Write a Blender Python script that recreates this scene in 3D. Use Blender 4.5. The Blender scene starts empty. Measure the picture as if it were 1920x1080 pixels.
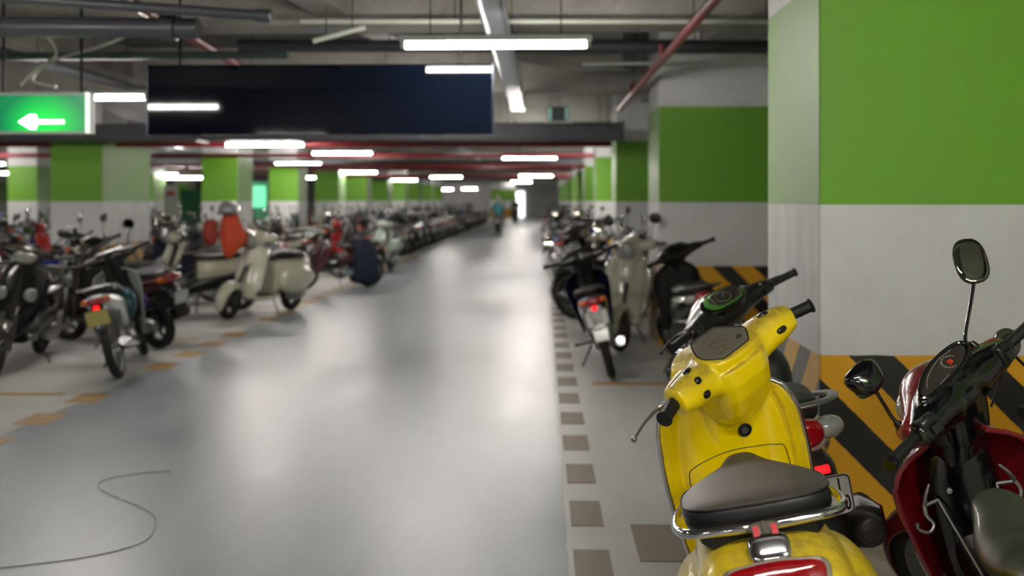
import bpy, math, random
from mathutils import Vector, Matrix
from mathutils.bvhtree import BVHTree
PI = math.pi
random.seed(7)
C = bpy.context.scene.collection
SC = bpy.context.scene

# ------------------------------------------------------------------ camera, world, exposure
F = 1867.0                      # focal length in pixels of the 1920 wide frame (35 mm lens)
H = 1.5                         # eye height
cam_d = bpy.data.cameras.new('camera'); cam = bpy.data.objects.new('camera', cam_d); C.objects.link(cam)
cam_d.sensor_width = 36; cam_d.lens = F / 1920 * 36
cam.location = (0, 0, H); cam.rotation_euler = (PI / 2, 0, math.atan(55 / F))
cam_d.shift_y = -164 / 1920
cam_d.clip_end = 300; cam_d.clip_start = .05
cam_d.dof.use_dof = True; cam_d.dof.focus_distance = 2.8; cam_d.dof.aperture_fstop = 2.1; cam_d.dof.aperture_blades = 0
SC.camera = cam
SC.view_settings.view_transform = 'Standard'; SC.view_settings.look = 'None'
SC.view_settings.gamma = 1; SC.view_settings.use_curve_mapping = False
SC.view_settings.exposure = 0.52
W = bpy.data.worlds.new('world'); SC.world = W; W.use_nodes = True
W.node_tree.nodes['Background'].inputs[0].default_value = (.55, .6, .65, 1)
W.node_tree.nodes['Background'].inputs[1].default_value = .05
SC.cycles.max_bounces = 7; SC.cycles.diffuse_bounces = 4; SC.cycles.glossy_bounces = 4
SC.cycles.transmission_bounces = 4; SC.cycles.transparent_max_bounces = 6
SC.cycles.sample_clamp_indirect = 10
SC.cycles.use_denoising = True
TUBE = 130.0                     # strength of the lit tubes

# ------------------------------------------------------------------ helpers
def lin(h):
    h = h.lstrip('#'); v = [int(h[i:i + 2], 16) / 255 for i in (0, 2, 4)]
    return tuple(x / 12.92 if x <= .04045 else ((x + .055) / 1.055) ** 2.4 for x in v) + (1,)
def nd(nt, t, **k):
    n = nt.nodes.new(t)
    for a, b in k.items(): setattr(n, a, b)
    return n
def base(name):
    m = bpy.data.materials.new(name); m.use_nodes = True
    return m, m.node_tree, m.node_tree.nodes['Principled BSDF']
def mth(nt, op, a, b=None, cl=False):
    n = nd(nt, 'ShaderNodeMath', operation=op); n.use_clamp = cl
    for i, v in ((0, a), (1, b)):
        if v is None: continue
        if isinstance(v, (int, float)): n.inputs[i].default_value = v
        else: nt.links.new(v, n.inputs[i])
    return n.outputs[0]
def mixc(nt, f, a, b):
    n = nd(nt, 'ShaderNodeMix', data_type='RGBA')
    for i, v in ((0, f), (6, a), (7, b)):
        if isinstance(v, (int, float)): n.inputs[i].default_value = v
        elif isinstance(v, tuple): n.inputs[i].default_value = v
        else: nt.links.new(v, n.inputs[i])
    return n.outputs[2]
def noise(nt, scale, detail=4, vec=None, rough=.6, dist=0):
    n = nd(nt, 'ShaderNodeTexNoise'); n.inputs['Scale'].default_value = scale; n.inputs['Detail'].default_value = detail
    n.inputs['Roughness'].default_value = rough; n.inputs['Distortion'].default_value = dist
    if vec: nt.links.new(vec, n.inputs['Vector'])
    return n.outputs[0]
def ramp(nt, f, a, b, x=0., y=1.):
    n = nd(nt, 'ShaderNodeMapRange'); nt.links.new(f, n.inputs[0])
    for i, v in ((1, a), (2, b), (3, x), (4, y)): n.inputs[i].default_value = v
    return n.outputs[0]
def mat(name, col, rough=.5, metal=0., coat=0., dust=0., dustcol='#8a7a5c', spec=.5, bump=0., bs=200):
    m, nt, p = base(name)
    c = lin(col) if isinstance(col, str) else col
    p.inputs['Base Color'].default_value = c; p.inputs['Roughness'].default_value = rough
    p.inputs['Metallic'].default_value = metal; p.inputs['Coat Weight'].default_value = coat
    p.inputs['Coat Roughness'].default_value = .08; p.inputs['Specular IOR Level'].default_value = spec
    tc = nd(nt, 'ShaderNodeTexCoord').outputs['Object']
    if dust:
        g = nd(nt, 'ShaderNodeSeparateXYZ'); nt.links.new(nd(nt, 'ShaderNodeNewGeometry').outputs['Normal'], g.inputs[0])
        up = ramp(nt, g.outputs[2], .15, .72)
        n1 = ramp(nt, noise(nt, 4.5, 5, tc, .6, 1.2), .28, .7); n2 = ramp(nt, noise(nt, 40, 3, tc), .3, .8, .5, 1)
        f = mth(nt, 'MULTIPLY', mth(nt, 'MULTIPLY', up, ramp(nt, n1, 0, 1, .5, 1)), mth(nt, 'MULTIPLY', n2, dust))
        nt.links.new(mixc(nt, f, c, lin(dustcol)), p.inputs['Base Color'])
        nt.links.new(ramp(nt, f, 0, 1, rough, .75), p.inputs['Roughness'])
        if coat: nt.links.new(ramp(nt, f, 0, .8, coat, .05), p.inputs['Coat Weight'])
    else:
        n1 = noise(nt, 9, 4, tc)
        nt.links.new(ramp(nt, n1, .3, .7, rough * .85, min(1, rough * 1.15)), p.inputs['Roughness'])
    if bump:
        b = nd(nt, 'ShaderNodeBump'); b.inputs['Strength'].default_value = bump; b.inputs['Distance'].default_value = .002
        nt.links.new(noise(nt, bs, 3, tc), b.inputs['Height']); nt.links.new(b.outputs[0], p.inputs['Normal'])
    return m
def emat(name, col, s, base_=None):
    m, nt, p = base(name)
    p.inputs['Base Color'].default_value = lin(base_ or col); p.inputs['Emission Color'].default_value = lin(col)
    p.inputs['Emission Strength'].default_value = s; p.inputs['Roughness'].default_value = .4
    return m
def glassy(name, col, rough=.05, alpha=.35):
    m, nt, p = base(name)
    p.inputs['Base Color'].default_value = lin(col); p.inputs['Roughness'].default_value = rough
    p.inputs['Alpha'].default_value = alpha; p.inputs['Coat Weight'].default_value = 1
    return m

def cat(pts, n=6, closed=False):
    """Catmull-Rom through the points."""
    P = [Vector(p) for p in pts]
    if len(P) < 3: return P
    out = []
    m = len(P)
    for i in range(m if closed else m - 1):
        if closed: a, b, c, d = P[(i - 1) % m], P[i], P[(i + 1) % m], P[(i + 2) % m]
        else: a, b, c, d = P[max(i - 1, 0)], P[i], P[i + 1], P[min(i + 2, m - 1)]
        for k in range(n):
            t = k / n
            out.append(.5 * ((2 * b) + (c - a) * t + (2 * a - 5 * b + 4 * c - d) * t * t + (3 * b - a - 3 * c + d) * t ** 3))
    if not closed: out.append(P[-1])
    return out
def interp(tab, x):
    """Smooth interpolation of a table [(x, a, b, ..)]."""
    if x <= tab[0][0]: return tab[0][1:]
    for i in range(len(tab) - 1):
        if x <= tab[i + 1][0]:
            t = (x - tab[i][0]) / (tab[i + 1][0] - tab[i][0])
            a, b, c, d = tab[max(i - 1, 0)], tab[i], tab[i + 1], tab[min(i + 2, len(tab) - 1)]
            r = []
            for q in range(1, len(b)):
                r.append(.5 * (2 * b[q] + (c[q] - a[q]) * t + (2 * a[q] - 5 * b[q] + 4 * c[q] - d[q]) * t * t + (3 * b[q] - a[q] - 3 * c[q] + d[q]) * t ** 3))
            return r
    return tab[-1][1:]
def sg(v, e): return math.copysign(abs(v) ** e, v)

class G:
    def __init__(s): s.v = []; s.f = []
    def loft(s, rings, cap=(True, True), closed=True):
        b = len(s.v); n = len(rings[0])
        for r in rings: s.v += [Vector(p) for p in r]
        for i in range(len(rings) - 1):
            for j in range(n if closed else n - 1):
                k = (j + 1) % n
                s.f.append((b + i * n + j, b + i * n + k, b + (i + 1) * n + k, b + (i + 1) * n + j))
        for e, i in ((0, 0), (1, len(rings) - 1)):
            if closed and cap[e]:
                c = sum((s.v[b + i * n + j] for j in range(n)), Vector()) / n
                s.v.append(c); ci = len(s.v) - 1
                for j in range(n):
                    k = (j + 1) % n
                    s.f.append((ci, b + i * n + k, b + i * n + j) if e == 0 else (ci, b + i * n + j, b + i * n + k))
        return s
    def body(s, tab, axis='y', n=24, e=2.4, step=14):
        """tab rows: pos, c1, c2, r1, r2(top)[, r3(bottom)]: superellipse sections along an axis.
        y: c=(x,z), r=(x,z up,z down); x: c=(y,z); z: c=(x,y)."""
        full = [r if len(r) == 6 else tuple(r) + (r[4],) for r in tab]
        a, b = full[0][0], full[-1][0]
        xs = []
        for i in range(len(full) - 1):
            for k in range(max(2, step // max(1, len(full) - 1) + 1)):
                xs.append(full[i][0] + (full[i + 1][0] - full[i][0]) * k / max(2, step // max(1, len(full) - 1) + 1))
        xs.append(b)
        neg = b < a
        T = [(-r[0],) + r[1:] for r in full] if neg else full
        rings = []
        for x in xs:
            c1, c2, r1, r2, r3 = interp(T, -x if neg else x)
            R = []
            for k in range(n):
                t = 2 * PI * k / n
                u = sg(math.cos(t), 2 / e) * r1; w = sg(math.sin(t), 2 / e); w *= r2 if w > 0 else r3
                R.append((c1 + u, x, c2 + w) if axis == 'y' else (x, c1 + u, c2 + w) if axis == 'x' else (c1 + u, c2 + w, x))
            rings.append(R)
        return s.loft(rings)
    def tube(s, pts, r, n=10, sm=6, closed=False):
        R = r if isinstance(r, (list, tuple)) else [r] * len(pts)
        if len(pts) > 2 and sm:
            Pr = [Vector((a, 0, 0)) for a in R]
            P = cat(pts, sm, closed); R = [q.x for q in cat(Pr, sm, closed)]
        else: P = [Vector(p) for p in pts]
        rings = []; prev = None; m = len(P)
        for i, p in enumerate(P):
            if closed: d = P[(i + 1) % m] - P[(i - 1) % m]
            else: d = P[min(i + 1, m - 1)] - P[max(i - 1, 0)]
            if d.length < 1e-9: d = Vector((0, 0, 1))
            d.normalize()
            if prev is None:
                u = d.orthogonal().normalized()
            else:
                u = prev - d * prev.dot(d)
                u = u.normalized() if u.length > 1e-6 else d.orthogonal().normalized()
            prev = u; w = d.cross(u)
            rings.append([p + (u * math.cos(2 * PI * k / n) + w * math.sin(2 * PI * k / n)) * R[i] for k in range(n)])
        if closed: rings.append(rings[0]); return s.loft(rings, (False, False))
        return s.loft(rings)
    def lathe(s, prof, c=(0, 0, 0), ax=(1, 0, 0), n=28, closed=False):
        ax = Vector(ax).normalized(); u = ax.orthogonal().normalized(); w = ax.cross(u); c = Vector(c)
        rings = [[c + ax * h + (u * math.cos(2 * PI * k / n) + w * math.sin(2 * PI * k / n)) * r for k in range(n)] for r, h in prof]
        if closed: rings.append(rings[0]); return s.loft(rings, (False, False))
        return s.loft(rings)
    def ell(s, c, r, rot=None, n=20, m=12, e=2.0):
        c = Vector(c); rings = []
        for i in range(1, m):
            a = -PI / 2 + PI * i / m; R = []
            for k in range(n):
                t = 2 * PI * k / n
                p = Vector((sg(math.cos(a), 2 / e) * sg(math.cos(t), 2 / e) * r[0], sg(math.cos(a), 2 / e) * sg(math.sin(t), 2 / e) * r[1], sg(math.sin(a), 2 / e) * r[2]))
                if rot: p = rot @ p
                R.append(c + p)
            rings.append(R)
        return s.loft(rings)
    def box(s, c, d, rot=None):
        b = len(s.v); c = Vector(c)
        for x in (-.5, .5):
            for y in (-.5, .5):
                for z in (-.5, .5):
                    p = Vector((x * d[0], y * d[1], z * d[2]))
                    if rot: p = rot @ p
                    s.v.append(c + p)
        for q in ((0, 1, 3, 2), (4, 6, 7, 5), (0, 4, 5, 1), (2, 3, 7, 6), (0, 2, 6, 4), (1, 5, 7, 3)): s.f.append(tuple(b + i for i in q))
        return s
    def grid(s, fn, nu, nv):
        b = len(s.v)
        for i in range(nu + 1):
            for j in range(nv + 1): s.v.append(Vector(fn(i / nu, j / nv)))
        for i in range(nu):
            for j in range(nv):
                q = b + i * (nv + 1) + j
                s.f.append((q, q + 1, q + nv + 2, q + nv + 1))
        return s
    def patch(s, outline, O, U, N, dome=.004, thick=.006, sm=3):
        """A domed plate: 2D outline in the plane (U, NxU) at O."""
        O = Vector(O); N = Vector(N).normalized(); U = Vector(U); U = (U - N * U.dot(N)).normalized(); V = N.cross(U)
        P = [Vector((p[0], p[1], 0)) for p in outline]
        if sm: P = cat(P, sm, True)
        c = sum(P, Vector()) / len(P)
        rings = []
        rings.append([O + U * p.x + V * p.y - N * thick for p in P])
        for q, h in ((1, 0), (.97, .35), (.8, .7), (.5, .92), (.15, 1)):
            rings.append([O + U * (c.x + (p.x - c.x) * q) + V * (c.y + (p.y - c.y) * q) + N * dome * h for p in P])
        return s.loft(rings)
    def make(s, name, m, parent=None, sub=0, rem=0, smi=6, solid=0, bev=0, flat=False, xf=None, off=0):
        me = bpy.data.meshes.new(name)
        me.from_pydata([tuple(v) for v in s.v], [], s.f)
        if m: me.materials.append(m)
        o = bpy.data.objects.new(name, me); C.objects.link(o)
        if parent: o.parent = parent
        import bmesh
        bm = bmesh.new(); bm.from_mesh(me); bmesh.ops.recalc_face_normals(bm, faces=bm.faces); bm.to_mesh(me); bm.free()
        if solid:
            q = o.modifiers.new('solid', 'SOLIDIFY'); q.thickness = solid; q.offset = off
        if rem:
            q = o.modifiers.new('remesh', 'REMESH'); q.mode = 'VOXEL'; q.voxel_size = rem; q.use_smooth_shade = True
            q = o.modifiers.new('smooth', 'SMOOTH'); q.factor = .5; q.iterations = smi
        if bev:
            q = o.modifiers.new('bevel', 'BEVEL'); q.width = bev; q.segments = 2; q.limit_method = 'ANGLE'; q.angle_limit = .6
        if sub:
            q = o.modifiers.new('sub', 'SUBSURF'); q.levels = q.render_levels = sub
        if not flat:
            me.polygons.foreach_set('use_smooth', [True] * len(me.polygons))
            if not rem and not sub:
                me.set_sharp_from_angle(angle=math.radians(38))
        if xf: me.transform(xf)
        return o
def bake(objs):
    """Turn modifier stacks into plain meshes so that copies share them."""
    dg = bpy.context.evaluated_depsgraph_get(); dg.update()
    for o in objs:
        if o.type == 'MESH' and o.modifiers:
            me = bpy.data.meshes.new_from_object(o.evaluated_get(dg)); me.name = o.data.name
            old = o.data; o.modifiers.clear(); o.data = me; bpy.data.meshes.remove(old)
def bvh(o):
    dg = bpy.context.evaluated_depsgraph_get(); dg.update()
    return BVHTree.FromObject(o, dg)
def hit(b, p, d):
    r = b.ray_cast(Vector(p), Vector(d).normalized())
    return (r[0], r[1]) if r[0] else (Vector(p) + Vector(d).normalized() * .3, -Vector(d).normalized())
def empty(name, loc=(0, 0, 0), label=None, cat_=None, group=None):
    o = bpy.data.objects.new(name, None); C.objects.link(o); o.location = loc; o.empty_display_size = .1
    tag(o, label, cat_, group); return o
def tag(o, label=None, cat_=None, group=None, kind=None):
    for k, v in (('label', label), ('category', cat_), ('group', group), ('kind', kind)):
        if v: o[k] = v
    return o
def struct(name, g, m, **k):
    o = g.make(name, m, flat=k.pop('flat', True), **k); o['kind'] = 'structure'; return o
def kids(o): return [c for c in bpy.data.objects if c.parent == o]
def copy_tree(o, parent=None, ch=None):
    ch = ch or {}
    c = o.copy(); C.objects.link(c)
    if parent: c.parent = parent
    for k in o.children: copy_tree(k, c)
    return c
def txt(name, body, size, m, parent, loc, right, up, ext=.0006, xs=.6):
    cu = bpy.data.curves.new(name, 'FONT'); cu.body = body; cu.size = size; cu.extrude = ext; cu.align_x = 'CENTER'; cu.align_y = 'CENTER'; cu.offset = .0012 * size / .06
    o = bpy.data.objects.new(name, cu); C.objects.link(o)
    bpy.context.view_layer.update()
    dg = bpy.context.evaluated_depsgraph_get()
    me = bpy.data.meshes.new_from_object(o.evaluated_get(dg)); me.name = name
    bpy.data.objects.remove(o)
    r = Vector(right).normalized(); u = Vector(up); u = (u - r * u.dot(r)).normalized(); n = r.cross(u)
    me.transform(Matrix.Diagonal((xs, 1, 1, 1)))
    M = Matrix((r, u, n)).transposed().to_4x4(); M.translation = Vector(loc); me.transform(M)
    o = bpy.data.objects.new(name, me); C.objects.link(o); o.parent = parent
    me.materials.clear(); me.materials.append(m)
    return o

# ------------------------------------------------------------------ materials
M = {}
M['chrome'] = mat('chrome', '#d8d8dc', .1, 1.); M['alu'] = mat('aluminium', '#8d8d8c', .38, .9)
M['dull'] = mat('dull_metal', '#4e4c49', .5, .7)
M['rubber'] = mat('rubber', '#141414', .75, dust=.25, bump=.2); M['black'] = mat('black_plastic', '#0d0e10', .32, coat=.25, dust=.12, dustcol='#5c564c')
M['gloss'] = mat('gloss_black', '#07080a', .16, coat=.7); M['matt'] = mat('matt_black', '#121212', .6)
M['grip'] = mat('grip_rubber', '#0e0e0f', .55, bump=.5, bs=600)
M['seat'] = mat('seat_vinyl', '#1b191a', .4, dust=.5, dustcol='#6a6156', bump=.25, bs=700); M['seatside'] = mat('seat_side_vinyl', '#101014', .36, dust=.0, bump=.25, bs=700)
M['red_lens'] = mat('red_lens', '#8c0812', .12, coat=1); M['amber'] = mat('amber_lens', '#b4520f', .15, coat=1)
M['clear'] = mat('clear_lens', '#8e918c', .1, coat=1, spec=.8)
M['lit_red'] = emat('emissive_red_reflector', '#ff1018', 1.5, '#c00a10')  # emission stands in for the light a tail reflector sends back
M['plate'] = mat('plate_white', '#c9cac6', .45); M['plate_y'] = mat('plate_yellowed', '#a59c5c', .5); M['ink'] = mat('plate_ink', '#101012', .5)
M['mirror'] = mat('mirror_glass', '#85857c', .03, 1.)
M['glass'] = mat('instrument_cover', '#5d5b4e', .22, coat=.6, dust=.5, dustcol='#7c735e')
M['yellow'] = mat('yellow_paint', '#fadb06', .2, coat=.8, dust=1.0, dustcol='#75602e')
M['greymet'] = mat('grey_bracket', '#7c7872', .4, .5, dust=.4)
M['disc'] = mat('brake_disc', '#9a9a9a', .3, 1.)
M['spring'] = mat('spring_red', '#7d1716', .4)
def paint(name, col, dust=.3, coat=.8):
    if name not in M: M[name] = mat(name, col, .25, coat=coat, dust=dust)
    return M[name]
for n_, c_ in (('red_paint', '#7d0a14'), ('maroon_paint', '#3a0c14'), ('cream_paint', '#b9b9a4'), ('white_paint', '#b9bbb8'), ('blue_paint', '#16309a'), ('navy_paint', '#0d1430'),
               ('black_paint', '#0b0c0f'), ('silver_paint', '#7d8084'), ('green_white_paint', '#a9b9ae'), ('teal_paint', '#1d4a4c'), ('bright_red_paint', '#a80f14'), ('grey_paint', '#3c4046')):
    paint(n_, c_)
# ------------------------------------------------------------------ the setting
RC = [4.42 + 6.0 * k for k in range(12)]             # front faces of the right-hand columns
LC = [(15.1, 1.9), (21.9, 1.2), (27.4, 1.1), (33.0, 1.1), (38.2, 1.2), (43.6, 1.2), (49.2, 1.2), (55, 1.2), (61, 1.2), (67, 1.2)]
def column_mat():
    m, nt, p = base('painted_column')
    tc = nd(nt, 'ShaderNodeTexCoord').outputs['Object']
    s = nd(nt, 'ShaderNodeSeparateXYZ'); nt.links.new(tc, s.inputs[0]); x, y, z = s.outputs
    g = nd(nt, 'ShaderNodeSeparateXYZ'); nt.links.new(nd(nt, 'ShaderNodeNewGeometry').outputs['True Normal'], g.inputs[0])
    side = mth(nt, 'GREATER_THAN', mth(nt, 'ABSOLUTE', g.outputs[0]), .5)
    wob = mth(nt, 'MULTIPLY', mth(nt, 'SUBTRACT', noise(nt, 14, 3, tc), .5), .014)
    zz = mth(nt, 'ADD', z, wob)
    hu = mth(nt, 'ADD', mth(nt, 'MULTIPLY', x, mth(nt, 'SUBTRACT', 1, side)), mth(nt, 'MULTIPLY', y, side))
    u = mth(nt, 'ADD', mth(nt, 'SUBTRACT', mth(nt, 'ADD', hu, z), 2.168), wob)
    u = mth(nt, 'ADD', u, mth(nt, 'MULTIPLY', side, -3.2))
    st = mth(nt, 'LESS_THAN', mth(nt, 'FLOORED_MODULO', u, .425), .2)
    haz = mixc(nt, st, lin('#f5b212'), lin('#141519'))
    col = mixc(nt, mth(nt, 'LESS_THAN', zz, .82), lin('#e8e9ea'), haz)
    gr = mth(nt, 'MULTIPLY', mth(nt, 'GREATER_THAN', z, 1.482), mth(nt, 'LESS_THAN', zz, 2.48))
    col = mixc(nt, gr, col, lin('#76b62e'))
    d1 = ramp(nt, noise(nt, 1.6, 6, tc, .7, .5), .35, .75, 0, .22)
    col = mixc(nt, d1, col, lin('#6b6a60'))
    # flanks mixed toward grey in uneven patches
    mp = nd(nt, 'ShaderNodeMapping'); mp.inputs['Scale'].default_value = (2, 3, .8); nt.links.new(tc, mp.inputs[0])
    d2 = mth(nt, 'MULTIPLY', ramp(nt, noise(nt, 2, 6, mp.outputs[0], .7), .3, .7, .32, .62), side)
    col = mixc(nt, d2, col, lin('#8c8e88'))
    sp = mth(nt, 'MULTIPLY', ramp(nt, noise(nt, 60, 2, tc), .72, .78), ramp(nt, noise(nt, 5, 2, tc), .5, .6, 0, .5))
    col = mixc(nt, sp, col, lin('#55534c'))
    nt.links.new(col, p.inputs['Base Color']); p.inputs['Roughness'].default_value = .55
    b = nd(nt, 'ShaderNodeBump'); b.inputs['Strength'].default_value = .25; b.inputs['Distance'].default_value = .004
    nt.links.new(noise(nt, 30, 5, tc), b.inputs['Height']); nt.links.new(b.outputs[0], p.inputs['Normal'])
    return m
def concrete(name, a, b_, rough=.8, sc=1.2):
    m, nt, p = base(name); tc = nd(nt, 'ShaderNodeTexCoord').outputs['Object']
    f = ramp(nt, noise(nt, sc, 8, tc, .7, .4), .3, .7); f2 = ramp(nt, noise(nt, 20, 4, tc), .3, .8, 0, .25)
    nt.links.new(mixc(nt, f2, mixc(nt, f, lin(a), lin(b_)), lin('#2c2b28')), p.inputs['Base Color'])
    p.inputs['Roughness'].default_value = rough
    bb = nd(nt, 'ShaderNodeBump'); bb.inputs['Strength'].default_value = .3; bb.inputs['Distance'].default_value = .01
    nt.links.new(noise(nt, 8, 6, tc), bb.inputs['Height']); nt.links.new(bb.outputs[0], p.inputs['Normal'])
    return m
def floor_mat():
    m, nt, p = base('sealed_concrete_floor')
    tc = nd(nt, 'ShaderNodeTexCoord').outputs['Object']
    s = nd(nt, 'ShaderNodeSeparateXYZ'); nt.links.new(tc, s.inputs[0]); x = s.outputs[0]
    edge = mth(nt, 'ADD', x, mth(nt, 'MULTIPLY', mth(nt, 'SUBTRACT', noise(nt, 5, 3, tc), .5), .03))
    aisle = mth(nt, 'MULTIPLY', mth(nt, 'LESS_THAN', edge, .115), mth(nt, 'GREATER_THAN', edge, -3.45))
    mp = nd(nt, 'ShaderNodeMapping'); mp.inputs['Scale'].default_value = (1.2, .35, 1); mp.inputs['Rotation'].default_value = (0, 0, .5); nt.links.new(tc, mp.inputs[0])
    n1 = noise(nt, 2.6, 6, mp.outputs[0], .6, .25); n2 = noise(nt, .7, 5, tc, .6)
    ca = mixc(nt, ramp(nt, n1, .3, .75), lin('#838b92'), lin('#979ea2'))
    cb = mixc(nt, ramp(nt, n1, .3, .75), lin('#adaeab'), lin('#c0c0bb'))
    col = mixc(nt, aisle, cb, ca)
    col = mixc(nt, mth(nt, 'MULTIPLY', ramp(nt, n2, .5, .75), .25), col, lin('#77746c'))
    spots = mth(nt, 'MULTIPLY', ramp(nt, noise(nt, 24, 2, tc), .73, .78), .6)
    col = mixc(nt, spots, col, lin('#4a4640'))
    nt.links.new(col, p.inputs['Base Color'])
    ra = ramp(nt, n1, .3, .75, .32, .41)
    mr = nd(nt, 'ShaderNodeMix'); nt.links.new(aisle, mr.inputs[0]); mr.inputs[2].default_value = .48; nt.links.new(ra, mr.inputs[3])
    nt.links.new(mr.outputs[0], p.inputs['Roughness'])
    p.inputs['Specular IOR Level'].default_value = .6
    b = nd(nt, 'ShaderNodeBump'); b.inputs['Strength'].default_value = .12; b.inputs['Distance'].default_value = .012
    mp2 = nd(nt, 'ShaderNodeMapping'); mp2.inputs['Scale'].default_value = (1, 2.2, 1); nt.links.new(tc, mp2.inputs[0])
    nt.links.new(noise(nt, 4.5, 4, mp2.outputs[0], .55, .8), b.inputs['Height']); nt.links.new(b.outputs[0], p.inputs['Normal'])
    return m
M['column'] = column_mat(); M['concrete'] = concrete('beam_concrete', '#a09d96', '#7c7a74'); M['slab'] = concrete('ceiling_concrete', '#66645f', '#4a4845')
M['floor'] = floor_mat()
M['dark_duct'] = mat('dark_duct_paint', '#3a3c42', .5); M['grey_pipe'] = mat('grey_pipe_paint', '#50545a', .35); M['white_pvc'] = mat('white_conduit', '#b7bcb0', .4)
M['red_pipe'] = mat('red_pipe_paint', '#84202a', .35); M['galv'] = mat('galvanised_steel', '#9aa0a6', .32, .8); M['wallgreen'] = M['column']
M['tan'] = mat('tan_floor_paint', '#7d7063', .6, bump=.2, bs=60); M['ochre'] = mat('ochre_floor_paint', '#a3824e', .55, bump=.2, bs=60)
XL, XR, Y0, Y1, ZC = -27., 2.95, -9., 92., 3.5
struct('floor', G().box(((XL + XR) / 2, (Y0 + Y1) / 2, -.05), (XR - XL, Y1 - Y0, .1)), M['floor'])
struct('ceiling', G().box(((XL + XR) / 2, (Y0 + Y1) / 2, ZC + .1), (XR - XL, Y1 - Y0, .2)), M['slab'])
struct('wall_right', G().box((XR + .1, (Y0 + Y1) / 2, ZC / 2), (.2, Y1 - Y0, ZC)), M['column'])
struct('wall_left', G().box((XL - .1, (Y0 + Y1) / 2, ZC / 2), (.2, Y1 - Y0, ZC)), M['column'])
struct('wall_far', G().box(((XL + XR) / 2, Y1 + .1, ZC / 2), (XR - XL + .4, .2, ZC)), mat('far_wall_paint', '#c9c8c8', .6))
struct('wall_near', G().box(((XL + XR) / 2, Y0 - .1, ZC / 2), (XR - XL + .4, .2, ZC)), M['concrete'])
for i, y in enumerate(RC):
    struct('column', G().box((1.223 + .8, y + .5, ZC / 2), (1.6, 1.0, ZC)), M['column'], bev=.012, flat=False)
struct('column', G().box((1.223 + .8, -1.1, ZC / 2), (1.6, 1.0, ZC)), M['column'], bev=.012, flat=False)
for y, d in LC:
    struct('column', G().box((-7.145, y + d / 2, ZC / 2), (.81, d, ZC)), M['column'], bev=.015, flat=False)
for x, y in [(-14.6, 15), (-14.6, 27.6), (-14.6, 36), (-14.6, 46), (-14.6, 58), (-20.5, 40), (-20.5, 56), (-7.145, 2.5), (-14.6, 4)]:
    struct('column', G().box((x, y + .6, ZC / 2), (.85, 1.2, ZC)), M['column'], bev=.015, flat=False)
# lit green wall of the ramp core beyond the left columns
struct('wall_ramp', G().box((-18.5, 22.2, 1.75), (6.5, .3, 3.5)), M['column'])
# transverse and lengthwise beams
for y in (7.9, 12.9, 18.2, 23.6, 29, 34.5, 40, 46, 52, 58, 65, 72, 80, 1.5, -4.5):
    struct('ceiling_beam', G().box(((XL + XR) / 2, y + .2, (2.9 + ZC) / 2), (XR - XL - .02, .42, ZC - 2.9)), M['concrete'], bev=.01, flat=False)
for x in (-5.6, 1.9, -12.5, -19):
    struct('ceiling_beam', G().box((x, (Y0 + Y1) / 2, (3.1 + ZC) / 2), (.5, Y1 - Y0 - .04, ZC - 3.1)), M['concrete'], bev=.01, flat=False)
# sloping concrete haunches
for (x0, y0, x1, y1) in ((-1.75, 6.6, -1.5, 10.2), (.95, 11.0, -.2, 11.6), (-3.4, 13.4, -2.7, 17.6)):
    g = G(); d = Vector((x1 - x0, y1 - y0, 0)); u = Vector((-d.y, d.x, 0)).normalized() * .14
    a, b = Vector((x0, y0, 0)), Vector((x1, y1, 0))
    R = [[p - u + Vector((0, 0, ZC)), p - u + Vector((0, 0, z)), p + u + Vector((0, 0, z)), p + u + Vector((0, 0, ZC))] for p, z in ((a, 2.95), (a.lerp(b, .5), 2.98), (b, 3.12))]
    struct('ceiling_beam', g.loft(R), M['concrete'], bev=.01, flat=False)

# floor markings: the blocks of the aisle edge, the bay lines and the old patches
def mark(x0, x1, y0, y1, m, h=.003):
    struct('floor_marking', G().box(((x0 + x1) / 2, (y0 + y1) / 2, h / 2), (x1 - x0, y1 - y0, h)), m)
y = 3.9
for k in range(34):
    mark(.137 + random.uniform(-.004, .004), .292 + random.uniform(-.004, .004), 3.9 + .695 * k, 4.28 + .695 * k, M['tan'])
for k in range(30):
    if k in (3, 8): continue
    yy = 5.85 + .72 * k
    mark(-3.55, -3.32, yy, yy + .34, M['ochre'])
mark(.42, 1.15, 8.12, 8.24, M['ochre']); mark(.41, .78, 4.15, 4.62, M['tan'])
for yy in (14.3, 20.3, 26.3): mark(.42, 1.1, yy, yy + .1, M['ochre'])
for yy in (7.55, 10.6, 13.9, 19, 24.6): mark(-5.9, -3.7, yy, yy + .1, M['ochre'])
w = G().tube([(-2.05, 5.45, .003), (-2.2, 5.4, .003), (-2.34, 5.27, .003), (-2.27, 5.08, .003), (-1.9, 4.75, .003), (-1.78, 4.54, .003), (-1.76, 4.28, .003), (-2.06, 4.05, .003), (-2.9, 3.8, .003)], .0022, 6, 8)
tag(w.make('wire', mat('wire_rubber', '#85857e', .6)), 'thin grey wire lying in a loose S on the bare aisle floor', 'wire')

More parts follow.
